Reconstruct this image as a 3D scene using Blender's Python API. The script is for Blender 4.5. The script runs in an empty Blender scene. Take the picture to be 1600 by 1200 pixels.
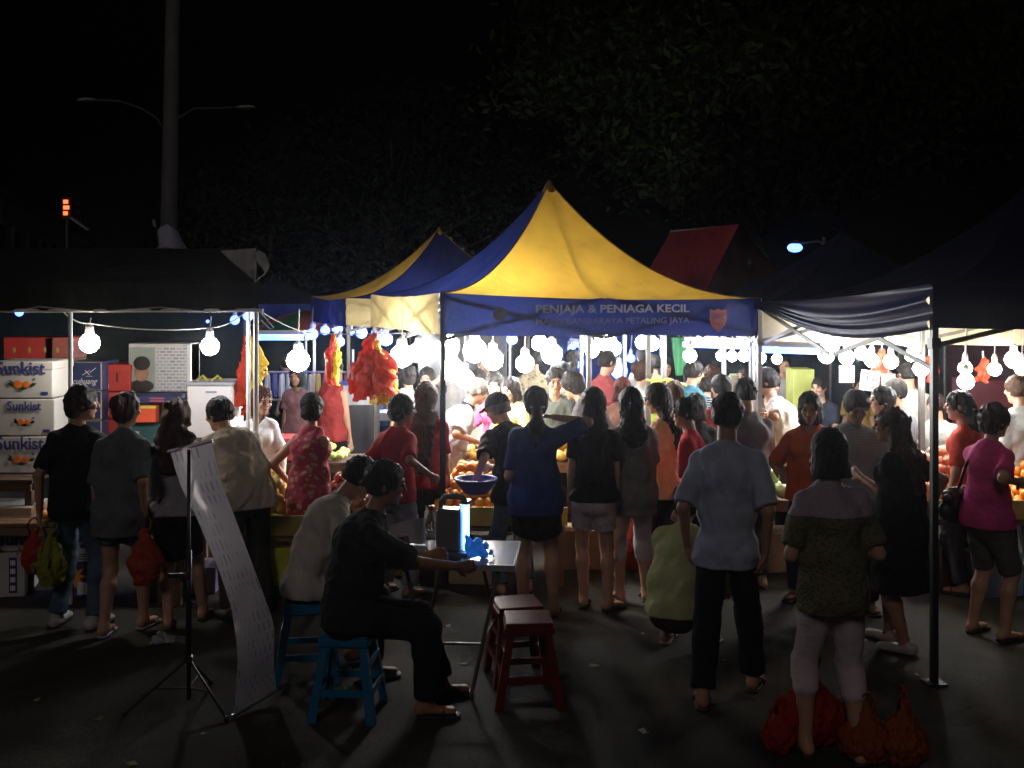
import bpy, bmesh, math, random
import numpy as np
from mathutils import Vector, Matrix

random.seed(7)
rng = np.random.default_rng(7)
scene = bpy.context.scene
COL = scene.collection
R = math.radians
PI = math.pi

# ------------------------------------------------------------------ camera, sky, moonlight, exposure
CAM_H = 2.27
F = 1700.0                                  # focal length in photograph pixels (photograph 1600 px wide)
cd = bpy.data.cameras.new('camera')
cam = bpy.data.objects.new('camera', cd)
COL.objects.link(cam)
cam.location = (0, 0, CAM_H)
cam.rotation_euler = (R(90), 0, 0)
cd.sensor_width = 36.0
cd.lens = 36.0 * F / 1600.0
cd.shift_y = -148.0 / 1600.0
cd.clip_start = 0.1
cd.clip_end = 400.0
scene.camera = cam

world = bpy.data.worlds.new('World')
scene.world = world
world.use_nodes = True
wt = world.node_tree
wt.nodes.clear()
wo = wt.nodes.new('ShaderNodeOutputWorld')
wb = wt.nodes.new('ShaderNodeBackground')
ws = wt.nodes.new('ShaderNodeTexSky')
ws.sky_type = 'NISHITA'
ws.sun_disc = False
ws.sun_elevation = R(-4.0)
ws.sun_rotation = R(160)
wb.inputs['Strength'].default_value = 0.035
wt.links.new(ws.outputs[0], wb.inputs[0])
wt.links.new(wb.outputs[0], wo.inputs[0])

sd = bpy.data.lights.new('sun', 'SUN')
sd.energy = 0.16
sd.angle = R(14)
sd.color = (1.0, 0.86, 0.84)
sun = bpy.data.objects.new('sun', sd)
COL.objects.link(sun)
# comes from behind the camera, a little from the left
sun.rotation_euler = Vector((0.28, 0.80, -0.55)).to_track_quat('-Z', 'Y').to_euler()

scene.view_settings.view_transform = 'Standard'
scene.view_settings.look = 'None'
scene.view_settings.exposure = 0.0
scene.view_settings.gamma = 1.0
scene.view_settings.use_curve_mapping = False
scene.render.engine = 'CYCLES'
cy = scene.cycles
cy.use_denoising = True
cy.max_bounces = 5
cy.diffuse_bounces = 3
cy.glossy_bounces = 2
cy.transmission_bounces = 4
cy.volume_bounces = 0
cy.transparent_max_bounces = 6
cy.sample_clamp_indirect = 4.0
cy.sample_clamp_direct = 0.0
cy.caustics_reflective = False
cy.caustics_refractive = False
cy.use_light_tree = True
cy.use_adaptive_sampling = True
cy.adaptive_threshold = 0.02


def P(px, py, z):
    """the place seen at photograph pixel (px, py) at distance z, in metres"""
    return Vector(((px - 800.0) / F * z, z, CAM_H - (py - 452.0) / F * z))


# ------------------------------------------------------------------ materials
MATS = {}


def _mat(key):
    m = bpy.data.materials.new(key)
    m.use_nodes = True
    nt = m.node_tree
    b = nt.nodes['Principled BSDF']
    return m, nt, b


def _obj_coord(nt, scale=1.0):
    tc = nt.nodes.new('ShaderNodeTexCoord')
    mp = nt.nodes.new('ShaderNodeMapping')
    if not isinstance(scale, (tuple, list)):
        scale = (scale,) * 3
    mp.inputs['Scale'].default_value = scale
    nt.links.new(tc.outputs['Object'], mp.inputs[0])
    return mp


def _noise(nt, co, scale, detail=3, rough=0.5):
    n = nt.nodes.new('ShaderNodeTexNoise')
    n.inputs['Scale'].default_value = scale
    n.inputs['Detail'].default_value = detail
    n.inputs['Roughness'].default_value = rough
    nt.links.new(co.outputs[0], n.inputs['Vector'])
    return n


def _ramp(nt, src, stops):
    r = nt.nodes.new('ShaderNodeValToRGB')
    while len(r.color_ramp.elements) < len(stops):
        r.color_ramp.elements.new(0.5)
    for e, (p, c) in zip(r.color_ramp.elements, stops):
        e.position = p
        e.color = (*c, 1) if len(c) == 3 else c
    nt.links.new(src, r.inputs[0])
    return r


def _bump(nt, b, src, strength, dist=0.01):
    bp = nt.nodes.new('ShaderNodeBump')
    bp.inputs['Strength'].default_value = strength
    bp.inputs['Distance'].default_value = dist
    nt.links.new(src, bp.inputs['Height'])
    nt.links.new(bp.outputs[0], b.inputs['Normal'])


def sc(c, k):
    return tuple(min(1.0, max(0.0, x * k)) for x in c)


def plain(color, rough=0.6, var=0.15, scale=6.0, bump=0.15, metal=0.0, spec=0.5, key=None, bscale=60):
    k = key or 'plain_%s_%s_%s_%s_%s' % (color, rough, var, scale, metal)
    if k in MATS:
        return MATS[k]
    m, nt, b = _mat('paint')
    co = _obj_coord(nt)
    n = _noise(nt, co, scale, 4)
    r = _ramp(nt, n.outputs['Fac'], [(0.3, sc(color, 1 - var)), (0.7, sc(color, 1 + var))])
    nt.links.new(r.outputs[0], b.inputs['Base Color'])
    b.inputs['Roughness'].default_value = rough
    b.inputs['Metallic'].default_value = metal
    b.inputs['Specular IOR Level'].default_value = spec
    if bump:
        n2 = _noise(nt, co, bscale, 3)
        _bump(nt, b, n2.outputs['Fac'], bump, 0.004)
    MATS[k] = m
    return m


def fabric(color, pattern='plain', color2=None, freq=30.0, rough=0.85, trans=0.0):
    k = 'fabric_%s_%s_%s_%s_%s' % (color, pattern, color2, freq, trans)
    if k in MATS:
        return MATS[k]
    m, nt, b = _mat('cloth')
    co = _obj_coord(nt)
    if pattern == 'plain':
        n = _noise(nt, co, 9, 3)
        r = _ramp(nt, n.outputs['Fac'], [(0.3, sc(color, 0.86)), (0.7, sc(color, 1.1))])
        out = r.outputs[0]
    elif pattern == 'stripes':
        w = nt.nodes.new('ShaderNodeTexWave')
        w.wave_type = 'BANDS'
        w.bands_direction = 'Z'
        w.inputs['Scale'].default_value = freq / 6.283 * 1.0
        w.inputs['Distortion'].default_value = 0.6
        w.inputs['Detail Scale'].default_value = 1.5
        nt.links.new(co.outputs[0], w.inputs['Vector'])
        r = _ramp(nt, w.outputs['Fac'], [(0.18, color2), (0.34, color)])
        out = r.outputs[0]
    elif pattern == 'floral':
        v = nt.nodes.new('ShaderNodeTexVoronoi')
        v.inputs['Scale'].default_value = freq
        n = _noise(nt, co, freq * 0.8, 3)
        mx = nt.nodes.new('ShaderNodeVectorMath')
        mx.operation = 'MULTIPLY_ADD'
        mx.inputs[1].default_value = (0.05, 0.05, 0.05)
        nt.links.new(n.outputs['Color'], mx.inputs[0])
        nt.links.new(co.outputs[0], mx.inputs[2])
        nt.links.new(mx.outputs[0], v.inputs['Vector'])
        r = _ramp(nt, v.outputs['Distance'], [(0.32, color2), (0.42, color)])
        out = r.outputs[0]
    elif pattern == 'denim':
        n = _noise(nt, co, 5, 3)
        r = _ramp(nt, n.outputs['Fac'], [(0.3, sc(color, 0.6)), (0.7, sc(color, 1.5))])
        out = r.outputs[0]
    nt.links.new(out, b.inputs['Base Color'])
    b.inputs['Roughness'].default_value = rough
    b.inputs['Specular IOR Level'].default_value = 0.2
    n1 = _noise(nt, co, 22, 5)
    n2 = _noise(nt, co, 300, 2)
    ad = nt.nodes.new('ShaderNodeMath')
    ad.operation = 'MULTIPLY_ADD'
    ad.inputs[1].default_value = 0.12
    nt.links.new(n2.outputs['Fac'], ad.inputs[0])
    nt.links.new(n1.outputs['Fac'], ad.inputs[2])
    _bump(nt, b, ad.outputs[0], 0.5, 0.02)
    MATS[k] = m
    return m


def skin(tone=0):
    k = 'skin%d' % tone
    if k in MATS:
        return MATS[k]
    base = [(0.50, 0.29, 0.19), (0.38, 0.20, 0.125), (0.58, 0.37, 0.27)][tone]
    m, nt, b = _mat('skin')
    co = _obj_coord(nt)
    n = _noise(nt, co, 14, 4)
    r = _ramp(nt, n.outputs['Fac'], [(0.3, sc(base, 0.85)), (0.7, (base[0] * 1.1, base[1] * 1.04, base[2]))])
    nt.links.new(r.outputs[0], b.inputs['Base Color'])
    b.inputs['Roughness'].default_value = 0.48
    b.inputs['Specular IOR Level'].default_value = 0.35
    n2 = _noise(nt, co, 120, 3)
    _bump(nt, b, n2.outputs['Fac'], 0.15, 0.003)
    MATS[k] = m
    return m


def hair_mat(color):
    k = 'hair%s' % (color,)
    if k in MATS:
        return MATS[k]
    m, nt, b = _mat('hair')
    co = _obj_coord(nt, (70, 70, 6))
    n = _noise(nt, co, 2.2, 4, 0.6)
    r = _ramp(nt, n.outputs['Fac'], [(0.3, sc(color, 0.45)), (0.7, sc(color, 1.7))])
    nt.links.new(r.outputs[0], b.inputs['Base Color'])
    b.inputs['Roughness'].default_value = 0.55
    b.inputs['Specular IOR Level'].default_value = 0.22
    _bump(nt, b, n.outputs['Fac'], 0.9, 0.012)
    MATS[k] = m
    return m


def emis(color, strength, key=None):
    k = 'emis%s_%s' % (color, strength)
    if k in MATS:
        return MATS[k]
    m, nt, b = _mat('lamp_glass')
    b.inputs['Base Color'].default_value = (0.8, 0.8, 0.8, 1)
    b.inputs['Emission Color'].default_value = (*color, 1)
    b.inputs['Emission Strength'].default_value = strength
    MATS[k] = m
    return m


def canopy_mat(color, trans=0.45, key='canopy', rough=0.55):
    k = '%s%s%s' % (key, color, trans)
    if k in MATS:
        return MATS[k]
    m, nt, b = _mat('canvas')
    out = nt.nodes['Material Output']
    co = _obj_coord(nt)
    n = _noise(nt, co, 2.5, 5, 0.6)
    r = _ramp(nt, n.outputs['Fac'], [(0.25, sc(color, 0.62)), (0.45, sc(color, 0.95)), (0.75, sc(color, 1.12))])
    nt.links.new(r.outputs[0], b.inputs['Base Color'])
    b.inputs['Roughness'].default_value = rough if max(color) > 0.1 or key == 'film' else 0.75
    b.inputs['Specular IOR Level'].default_value = 0.3 if max(color) > 0.1 else 0.08
    tr = nt.nodes.new('ShaderNodeBsdfTranslucent')
    nt.links.new(r.outputs[0], tr.inputs['Color'])
    mx = nt.nodes.new('ShaderNodeMixShader')
    mx.inputs[0].default_value = trans
    nt.links.new(b.outputs[0], mx.inputs[1])
    nt.links.new(tr.outputs[0], mx.inputs[2])
    nt.links.new(mx.outputs[0], out.inputs[0])
    n2 = _noise(nt, co, 7 if key != 'film' else 34, 5)
    bp = nt.nodes.new('ShaderNodeBump')
    bp.inputs['Strength'].default_value = 0.5 if key != 'film' else 0.9
    bp.inputs['Distance'].default_value = 0.03
    nt.links.new(n2.outputs['Fac'], bp.inputs['Height'])
    nt.links.new(bp.outputs[0], b.inputs['Normal'])
    MATS[k] = m
    return m


def plastic_film(color, alpha_trans=0.35):
    return canopy_mat(color, alpha_trans, 'film', 0.46)


def glass_mat():
    if 'glass' in MATS:
        return MATS['glass']
    m, nt, b = _mat('clear_plastic')
    b.inputs['Base Color'].default_value = (0.9, 0.95, 0.97, 1)
    b.inputs['Roughness'].default_value = 0.05
    b.inputs['Transmission Weight'].default_value = 0.95
    b.inputs['IOR'].default_value = 1.2
    MATS['glass'] = m
    return m


# ------------------------------------------------------------------ object helpers
def tag(o, label=None, cat=None, group=None, kind=None):
    if label:
        o['label'] = label
    if cat:
        o['category'] = cat
    if group:
        o['group'] = group
    if kind:
        o['kind'] = kind
    return o


def empty(name, loc, rz=0.0, label=None, cat=None, group=None):
    o = bpy.data.objects.new(name, None)
    COL.objects.link(o)
    o.location = loc
    o.rotation_euler = (0, 0, rz)
    o.empty_display_size = 0.1
    return tag(o, label, cat, group)


class MB:
    """collects simple shapes for ONE mesh"""

    def __init__(s):
        s.v = []
        s.f = []

    def add(s, vs, fs):
        n = len(s.v)
        s.v += [tuple(v) for v in vs]
        s.f += [tuple(i + n for i in f) for f in fs]
        return s

    def box(s, c, size, rz=0.0, tilt=None, ch=0.0):
        hx, hy, hz = size[0] / 2, size[1] / 2, size[2] / 2
        c = Vector(c)
        if ch:
            ch = min(ch, hx * .45, hy * .45, hz * .45)
            pts = []
            M_ = Matrix.Rotation(rz, 3, 'Z')
            if tilt is not None:
                M_ = M_ @ tilt
            bm = bmesh.new()
            bmesh.ops.create_cube(bm, size=1)
            for v in bm.verts:
                v.co = Vector((v.co.x * size[0], v.co.y * size[1], v.co.z * size[2]))
            bmesh.ops.bevel(bm, geom=bm.edges[:], offset=ch, segments=1, affect='EDGES')
            bm.verts.index_update()
            s.add([M_ @ v.co + c for v in bm.verts], [[v.index for v in f.verts] for f in bm.faces])
            bm.free()
            return s
        M_ = Matrix.Rotation(rz, 3, 'Z')
        if tilt is not None:
            M_ = M_ @ tilt
        vs = [M_ @ Vector((x, y, z)) + c for z in (-hz, hz) for y in (-hy, hy) for x in (-hx, hx)]
        s.add(vs, [(0, 2, 3, 1), (4, 5, 7, 6), (0, 1, 5, 4), (2, 6, 7, 3), (0, 4, 6, 2), (1, 3, 7, 5)])
        return s

    def bar(s, a, b, r, r2=None, n=8, caps=True):
        a, b = Vector(a), Vector(b)
        r2 = r if r2 is None else r2
        d = (b - a)
        if d.length < 1e-6:
            return s
        q = d.to_track_quat('Z', 'Y').to_matrix()
        ra = [a + q @ Vector((r * math.cos(2 * PI * i / n), r * math.sin(2 * PI * i / n), 0)) for i in range(n)]
        rb = [b + q @ Vector((r2 * math.cos(2 * PI * i / n), r2 * math.sin(2 * PI * i / n), 0)) for i in range(n)]
        fs = [(i, (i + 1) % n, n + (i + 1) % n, n + i) for i in range(n)]
        if caps:
            fs += [tuple(range(n - 1, -1, -1)), tuple(range(n, 2 * n))]
        return s.add(ra + rb, fs)

    def sbar(s, a, b, w, h=None):
        """square bar"""
        a, b = Vector(a), Vector(b)
        h = w if h is None else h
        q = (b - a).to_track_quat('Y', 'Z').to_matrix()
        o = [(-w / 2, -h / 2), (w / 2, -h / 2), (w / 2, h / 2), (-w / 2, h / 2)]
        vs = [a + q @ Vector((x, 0, z)) for x, z in o] + [b + q @ Vector((x, 0, z)) for x, z in o]
        return s.add(vs, [(0, 1, 2, 3), (7, 6, 5, 4), (0, 4, 5, 1), (1, 5, 6, 2), (2, 6, 7, 3), (3, 7, 4, 0)])

    def tube(s, pts, r, n=6):
        pts = [Vector(p) for p in pts]
        rings = []
        for i, p in enumerate(pts):
            d = pts[min(i + 1, len(pts) - 1)] - pts[max(i - 1, 0)]
            q = d.to_track_quat('Z', 'Y').to_matrix()
            rr = r[i] if isinstance(r, (list, tuple)) else r
            rings.append([p + q @ Vector((rr * math.cos(2 * PI * k / n), rr * math.sin(2 * PI * k / n), 0)) for k in range(n)])
        vs = [v for ring in rings for v in ring]
        fs = []
        for i in range(len(pts) - 1):
            for k in range(n):
                fs.append((i * n + k, i * n + (k + 1) % n, (i + 1) * n + (k + 1) % n, (i + 1) * n + k))
        fs += [tuple(range(n - 1, -1, -1)), tuple(range(len(vs) - n, len(vs)))]
        return s.add(vs, fs)

    def lathe(s, prof, c=(0, 0, 0), n=16, sx=1.0, sy=1.0):
        c = Vector(c)
        vs = []
        for r, z in prof:
            for k in range(n):
                vs.append(c + Vector((r * sx * math.cos(2 * PI * k / n), r * sy * math.sin(2 * PI * k / n), z)))
        fs = []
        for i in range(len(prof) - 1):
            for k in range(n):
                fs.append((i * n + k, i * n + (k + 1) % n, (i + 1) * n + (k + 1) % n, (i + 1) * n + k))
        if prof[0][0] > 1e-5:
            fs.append(tuple(range(n - 1, -1, -1)))
        if prof[-1][0] > 1e-5:
            fs.append(tuple(range(len(vs) - n, len(vs))))
        return s.add(vs, fs)

    def ball(s, c, r, n=12, m=8, sx=1, sy=1, sz=1):
        return s.lathe([(max(1e-6, r * math.sin(PI * i / m)), -r * sz * math.cos(PI * i / m)) for i in range(m + 1)], c, n, sx, sy)

    def grid(s, fn, nu, nv):
        vs = [fn(u / nu, v / nv) for v in range(nv + 1) for u in range(nu + 1)]
        fs = []
        for v in range(nv):
            for u in range(nu):
                a = v * (nu + 1) + u
                fs.append((a, a + 1, a + nu + 2, a + nu + 1))
        return s.add(vs, fs)

    def build(s, name, mat, parent=None, smooth=False, loc=None, rz=None, solid=0.0):
        me = bpy.data.meshes.new(name)
        me.from_pydata([tuple(v) for v in s.v], [], s.f)
        me.update()
        if smooth:
            me.polygons.foreach_set('use_smooth', [True] * len(me.polygons))
        me.materials.append(mat)
        o = bpy.data.objects.new(name, me)
        COL.objects.link(o)
        if parent:
            o.parent = parent
        if loc is not None:
            o.location = loc
        if rz is not None:
            o.rotation_euler = (0, 0, rz)
        if solid:
            md = o.modifiers.new('solid', 'SOLIDIFY')
            md.thickness = solid
        return o


def copy_tree(o, parent=None):
    c = o.copy()
    COL.objects.link(c)
    c.parent = parent
    for ch in list(o.children):
        copy_tree(ch, c)
    return c


def text_part(body, size, mat, parent, loc, rot=(PI / 2, 0, 0), bold=0.0, width=None, ext=0.0008, align='CENTER', name='lettering', shear=0.0):
    cu = bpy.data.curves.new('text', 'FONT')
    cu.body = body
    cu.size = size
    cu.extrude = ext
    cu.offset = bold
    cu.shear = shear
    cu.align_x = align
    cu.resolution_u = 3
    t = bpy.data.objects.new('tmp', cu)
    COL.objects.link(t)
    dg = bpy.context.evaluated_depsgraph_get()
    me = bpy.data.meshes.new_from_object(t.evaluated_get(dg))
    bpy.data.objects.remove(t)
    bpy.data.curves.remove(cu)
    if width:
        xs = [v.co.x for v in me.vertices]
        k = width / (max(xs) - min(xs))
        for v in me.vertices:
            v.co.x *= k
    me.materials.clear()
    me.materials.append(mat)
    o = bpy.data.objects.new(name, me)
    COL.objects.link(o)
    o.parent = parent
    o.location = loc
    o.rotation_euler = rot
    return o


# ------------------------------------------------------------------ implicit surfaces (smooth bodies and clothes)
def rc(a, b, ra, rb, k=0.015, flat=False):
    return ('rc', np.array(a, float), np.array(b, float), ra, rb, k, flat)


def ec(a, b, wa, wb, right, k=0.02, flat=False, flat0=False):
    """elliptic capsule: half widths (side, depth) at both ends"""
    return ('ec', np.array(a, float), np.array(b, float), wa, wb, np.array(right, float), k, flat, flat0)


def el(c, rad, axes, k=0.015, sub=False):
    return ('el', np.array(c, float), np.array(rad, float), np.array(axes, float), k, sub)


def sdf_mesh(prims, vox, noise=0.0, nfreq=22.0, cuts=(), seed=0, aniso=(1, 1, 0.6), outward=False):
    los, his = [], []
    boxes = []
    for p in prims:
        if p[0] == 'rc':
            m = max(p[3], p[4])
            lo, hi = np.minimum(p[1], p[2]) - m, np.maximum(p[1], p[2]) + m
            k = p[5]
        elif p[0] == 'ec':
            m = max(max(p[3]), max(p[4]))
            lo, hi = np.minimum(p[1], p[2]) - m, np.maximum(p[1], p[2]) + m
            k = p[6]
        else:
            m = max(p[2])
            lo, hi = p[1] - m, p[1] + m
            k = p[4]
        boxes.append((lo - k - 2 * vox, hi + k + 2 * vox))
        if not (p[0] == 'el' and p[5]):
            los.append(lo)
            his.append(hi)
    lo = np.min(los, axis=0) - 3 * vox - noise * 2
    hi = np.max(his, axis=0) + 3 * vox + noise * 2
    n = np.ceil((hi - lo) / vox).astype(int) + 1
    G = np.full(n, 0.08, np.float32)
    ax = [(lo[i] + vox * np.arange(n[i])).astype(np.float32) for i in range(3)]
    for p, (bl, bh) in zip(prims, boxes):
        i0 = np.clip(np.floor((bl - lo) / vox).astype(int), 0, n)
        i1 = np.clip(np.ceil((bh - lo) / vox).astype(int) + 1, 0, n)
        if np.any(i1 <= i0):
            continue
        X = ax[0][i0[0]:i1[0]][:, None, None]
        Y = ax[1][i0[1]:i1[1]][None, :, None]
        Z = ax[2][i0[2]:i1[2]][None, None, :]
        sl = (slice(i0[0], i1[0]), slice(i0[1], i1[1]), slice(i0[2], i1[2]))
        if p[0] == 'rc':
            _, a, b, ra, rb, k, flat = p
            d = b - a
            L = max(1e-6, float(np.linalg.norm(d)))
            u = d / L
            px, py, pz = X - a[0], Y - a[1], Z - a[2]
            t = px * u[0] + py * u[1] + pz * u[2]
            tc = np.clip(t, 0, L)
            D = np.sqrt((px - tc * u[0]) ** 2 + (py - tc * u[1]) ** 2 + (pz - tc * u[2]) ** 2) - (ra + (rb - ra) * tc / L)
            if flat:
                D = np.maximum(D, t - L)
        elif p[0] == 'ec':
            _, a, b, wa, wb, right, k, flat, flat0 = p
            d = b - a
            L = max(1e-6, float(np.linalg.norm(d)))
            u = d / L
            rt = right - u * np.dot(right, u)
            rt = rt / max(1e-6, np.linalg.norm(rt))
            fw = np.cross(u, rt)
            px, py, pz = X - a[0], Y - a[1], Z - a[2]
            t = px * u[0] + py * u[1] + pz * u[2]
            x = px * rt[0] + py * rt[1] + pz * rt[2]
            y = px * fw[0] + py * fw[1] + pz * fw[2]
            tc = np.clip(t, 0, L)
            f = tc / L
            kx = wa[0] + (wb[0] - wa[0]) * f
            ky = wa[1] + (wb[1] - wa[1]) * f
            km = np.minimum(kx, ky)
            q = np.sqrt((x / kx) ** 2 + (y / ky) ** 2 + ((t - tc) / km) ** 2)
            D = (q - 1) * km
            if flat:
                D = np.maximum(D, t - L)
            if flat0:
                D = np.maximum(D, -t)
        else:
            _, c, rad, axes, k, sub = p
            px, py, pz = X - c[0], Y - c[1], Z - c[2]
            q = 0
            for i in range(3):
                q = q + ((px * axes[i][0] + py * axes[i][1] + pz * axes[i][2]) / rad[i]) ** 2
            D = (np.sqrt(q) - 1) * float(min(rad))
            if sub:
                G[sl] = np.maximum(G[sl], -D)
                continue
        D = D.astype(np.float32)
        g = G[sl]
        if k > 0:
            h = np.clip(0.5 + 0.5 * (D - g) / k, 0, 1)
            G[sl] = D * (1 - h) + g * h - k * h * (1 - h)
        else:
            G[sl] = np.minimum(g, D)
    if noise > 0:
        rs = np.random.default_rng(seed)
        X, Y, Z = ax[0][:, None, None], ax[1][None, :, None], ax[2][None, None, :]
        N = 0
        for j in range(5):
            w = rs.normal(size=3) * nfreq * np.array(aniso) * (0.6 + 0.35 * j)
            N = N + np.sin(X * w[0] + Y * w[1] + Z * w[2] + rs.uniform(0, 6.28) + 1.3 * np.sin(X * w[1] * .7 - Z * w[0] * .7)) / (1 + 0.35 * j)
        G = G + (noise * 0.5) * (N - (0.9 if outward else 0.0)).astype(np.float32)
    for (pt, nr) in cuts:
        X, Y, Z = ax[0][:, None, None], ax[1][None, :, None], ax[2][None, None, :]
        G = np.maximum(G, ((X - pt[0]) * nr[0] + (Y - pt[1]) * nr[1] + (Z - pt[2]) * nr[2]).astype(np.float32))
    # closed border
    G[0], G[-1] = 0.05, 0.05
    G[:, 0], G[:, -1] = 0.05, 0.05
    G[:, :, 0], G[:, :, -1] = 0.05, 0.05
    S = G < 0
    cn = n - 1
    ncell = int(cn[0] * cn[1] * cn[2])
    cnt = np.zeros(ncell)
    acc = np.zeros((3, ncell))
    quads = []
    for axis in range(3):
        s0 = [slice(None)] * 3
        s1 = [slice(None)] * 3
        s0[axis] = slice(0, -1)
        s1[axis] = slice(1, None)
        A, B = S[tuple(s0)], S[tuple(s1)]
        idx = np.array(np.nonzero(A != B))
        if idx.shape[1] == 0:
            continue
        ga = G[tuple(s0)][tuple(idx)]
        gb = G[tuple(s1)][tuple(idx)]
        t = ga / (ga - gb)
        pos = idx.astype(float)
        pos[axis] += t
        o1, o2 = [(1, 2), (2, 0), (0, 1)][axis]
        cells = []
        for d1, d2 in ((1, 1), (0, 1), (0, 0), (1, 0)):
            c = idx.copy()
            c[o1] -= d1
            c[o2] -= d2
            ci = (c[0] * cn[1] + c[1]) * cn[2] + c[2]
            cells.append(ci)
            cnt += np.bincount(ci, minlength=ncell)
            for i in range(3):
                acc[i] += np.bincount(ci, weights=pos[i], minlength=ncell)
        q = np.stack(cells, 1)
        inside = A[tuple(idx)]
        q[~inside] = q[~inside][:, ::-1]
        quads.append(q)
    used = cnt > 0
    vid = np.cumsum(used) - 1
    V = (acc[:, used] / cnt[used]).T * vox + lo
    Q = vid[np.concatenate(quads)]
    return V, Q


def join_vq(parts):
    vs, qs, n = [], [], 0
    for V, Q in parts:
        vs.append(V)
        qs.append(Q + n)
        n += len(V)
    return np.concatenate(vs), np.concatenate(qs)


def vq_object(name, V, Q, mat, parent=None, loc=None):
    me = bpy.data.meshes.new(name)
    me.vertices.add(len(V))
    me.vertices.foreach_set('co', V.astype(np.float32).ravel())
    me.loops.add(len(Q) * 4)
    me.loops.foreach_set('vertex_index', Q.astype(np.int32).ravel())
    me.polygons.add(len(Q))
    me.polygons.foreach_set('loop_start', np.arange(0, len(Q) * 4, 4, dtype=np.int32))
    me.polygons.foreach_set('use_smooth', np.ones(len(Q), dtype=bool))
    me.update(calc_edges=True)
    me.materials.append(mat)
    o = bpy.data.objects.new(name, me)
    COL.objects.link(o)
    if parent:
        o.parent = parent
    if loc is not None:
        o.location = loc
    return o


# ------------------------------------------------------------------ people
def nrm(v):
    v = np.array(v, float)
    return v / max(1e-9, np.linalg.norm(v))


def rot_axis(v, axis, ang):
    return np.array(Matrix.Rotation(ang, 3, Vector(axis)) @ Vector(v))


def ik(a, c, l1, l2, pole):
    a, c = np.array(a, float), np.array(c, float)
    d = c - a
    L = np.linalg.norm(d)
    Lm = (l1 + l2) * 0.995
    if L > Lm:
        c = a + d / L * Lm
        d = c - a
        L = Lm
    u = d / max(L, 1e-6)
    x = (l1 * l1 - l2 * l2 + L * L) / (2 * max(L, 1e-6))
    hh = math.sqrt(max(0.0, l1 * l1 - x * x))
    p = np.array(pole, float)
    p = p - u * np.dot(p, u)
    p = nrm(p)
    return a + u * x + p * hh, c


PEOPLE_GROUP = 'people at the night market stalls'
BLACK_HAIR = (0.012, 0.010, 0.009)
BROWN_HAIR = (0.05, 0.022, 0.010)
GREY_HAIR = (0.12, 0.11, 0.10)


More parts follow.
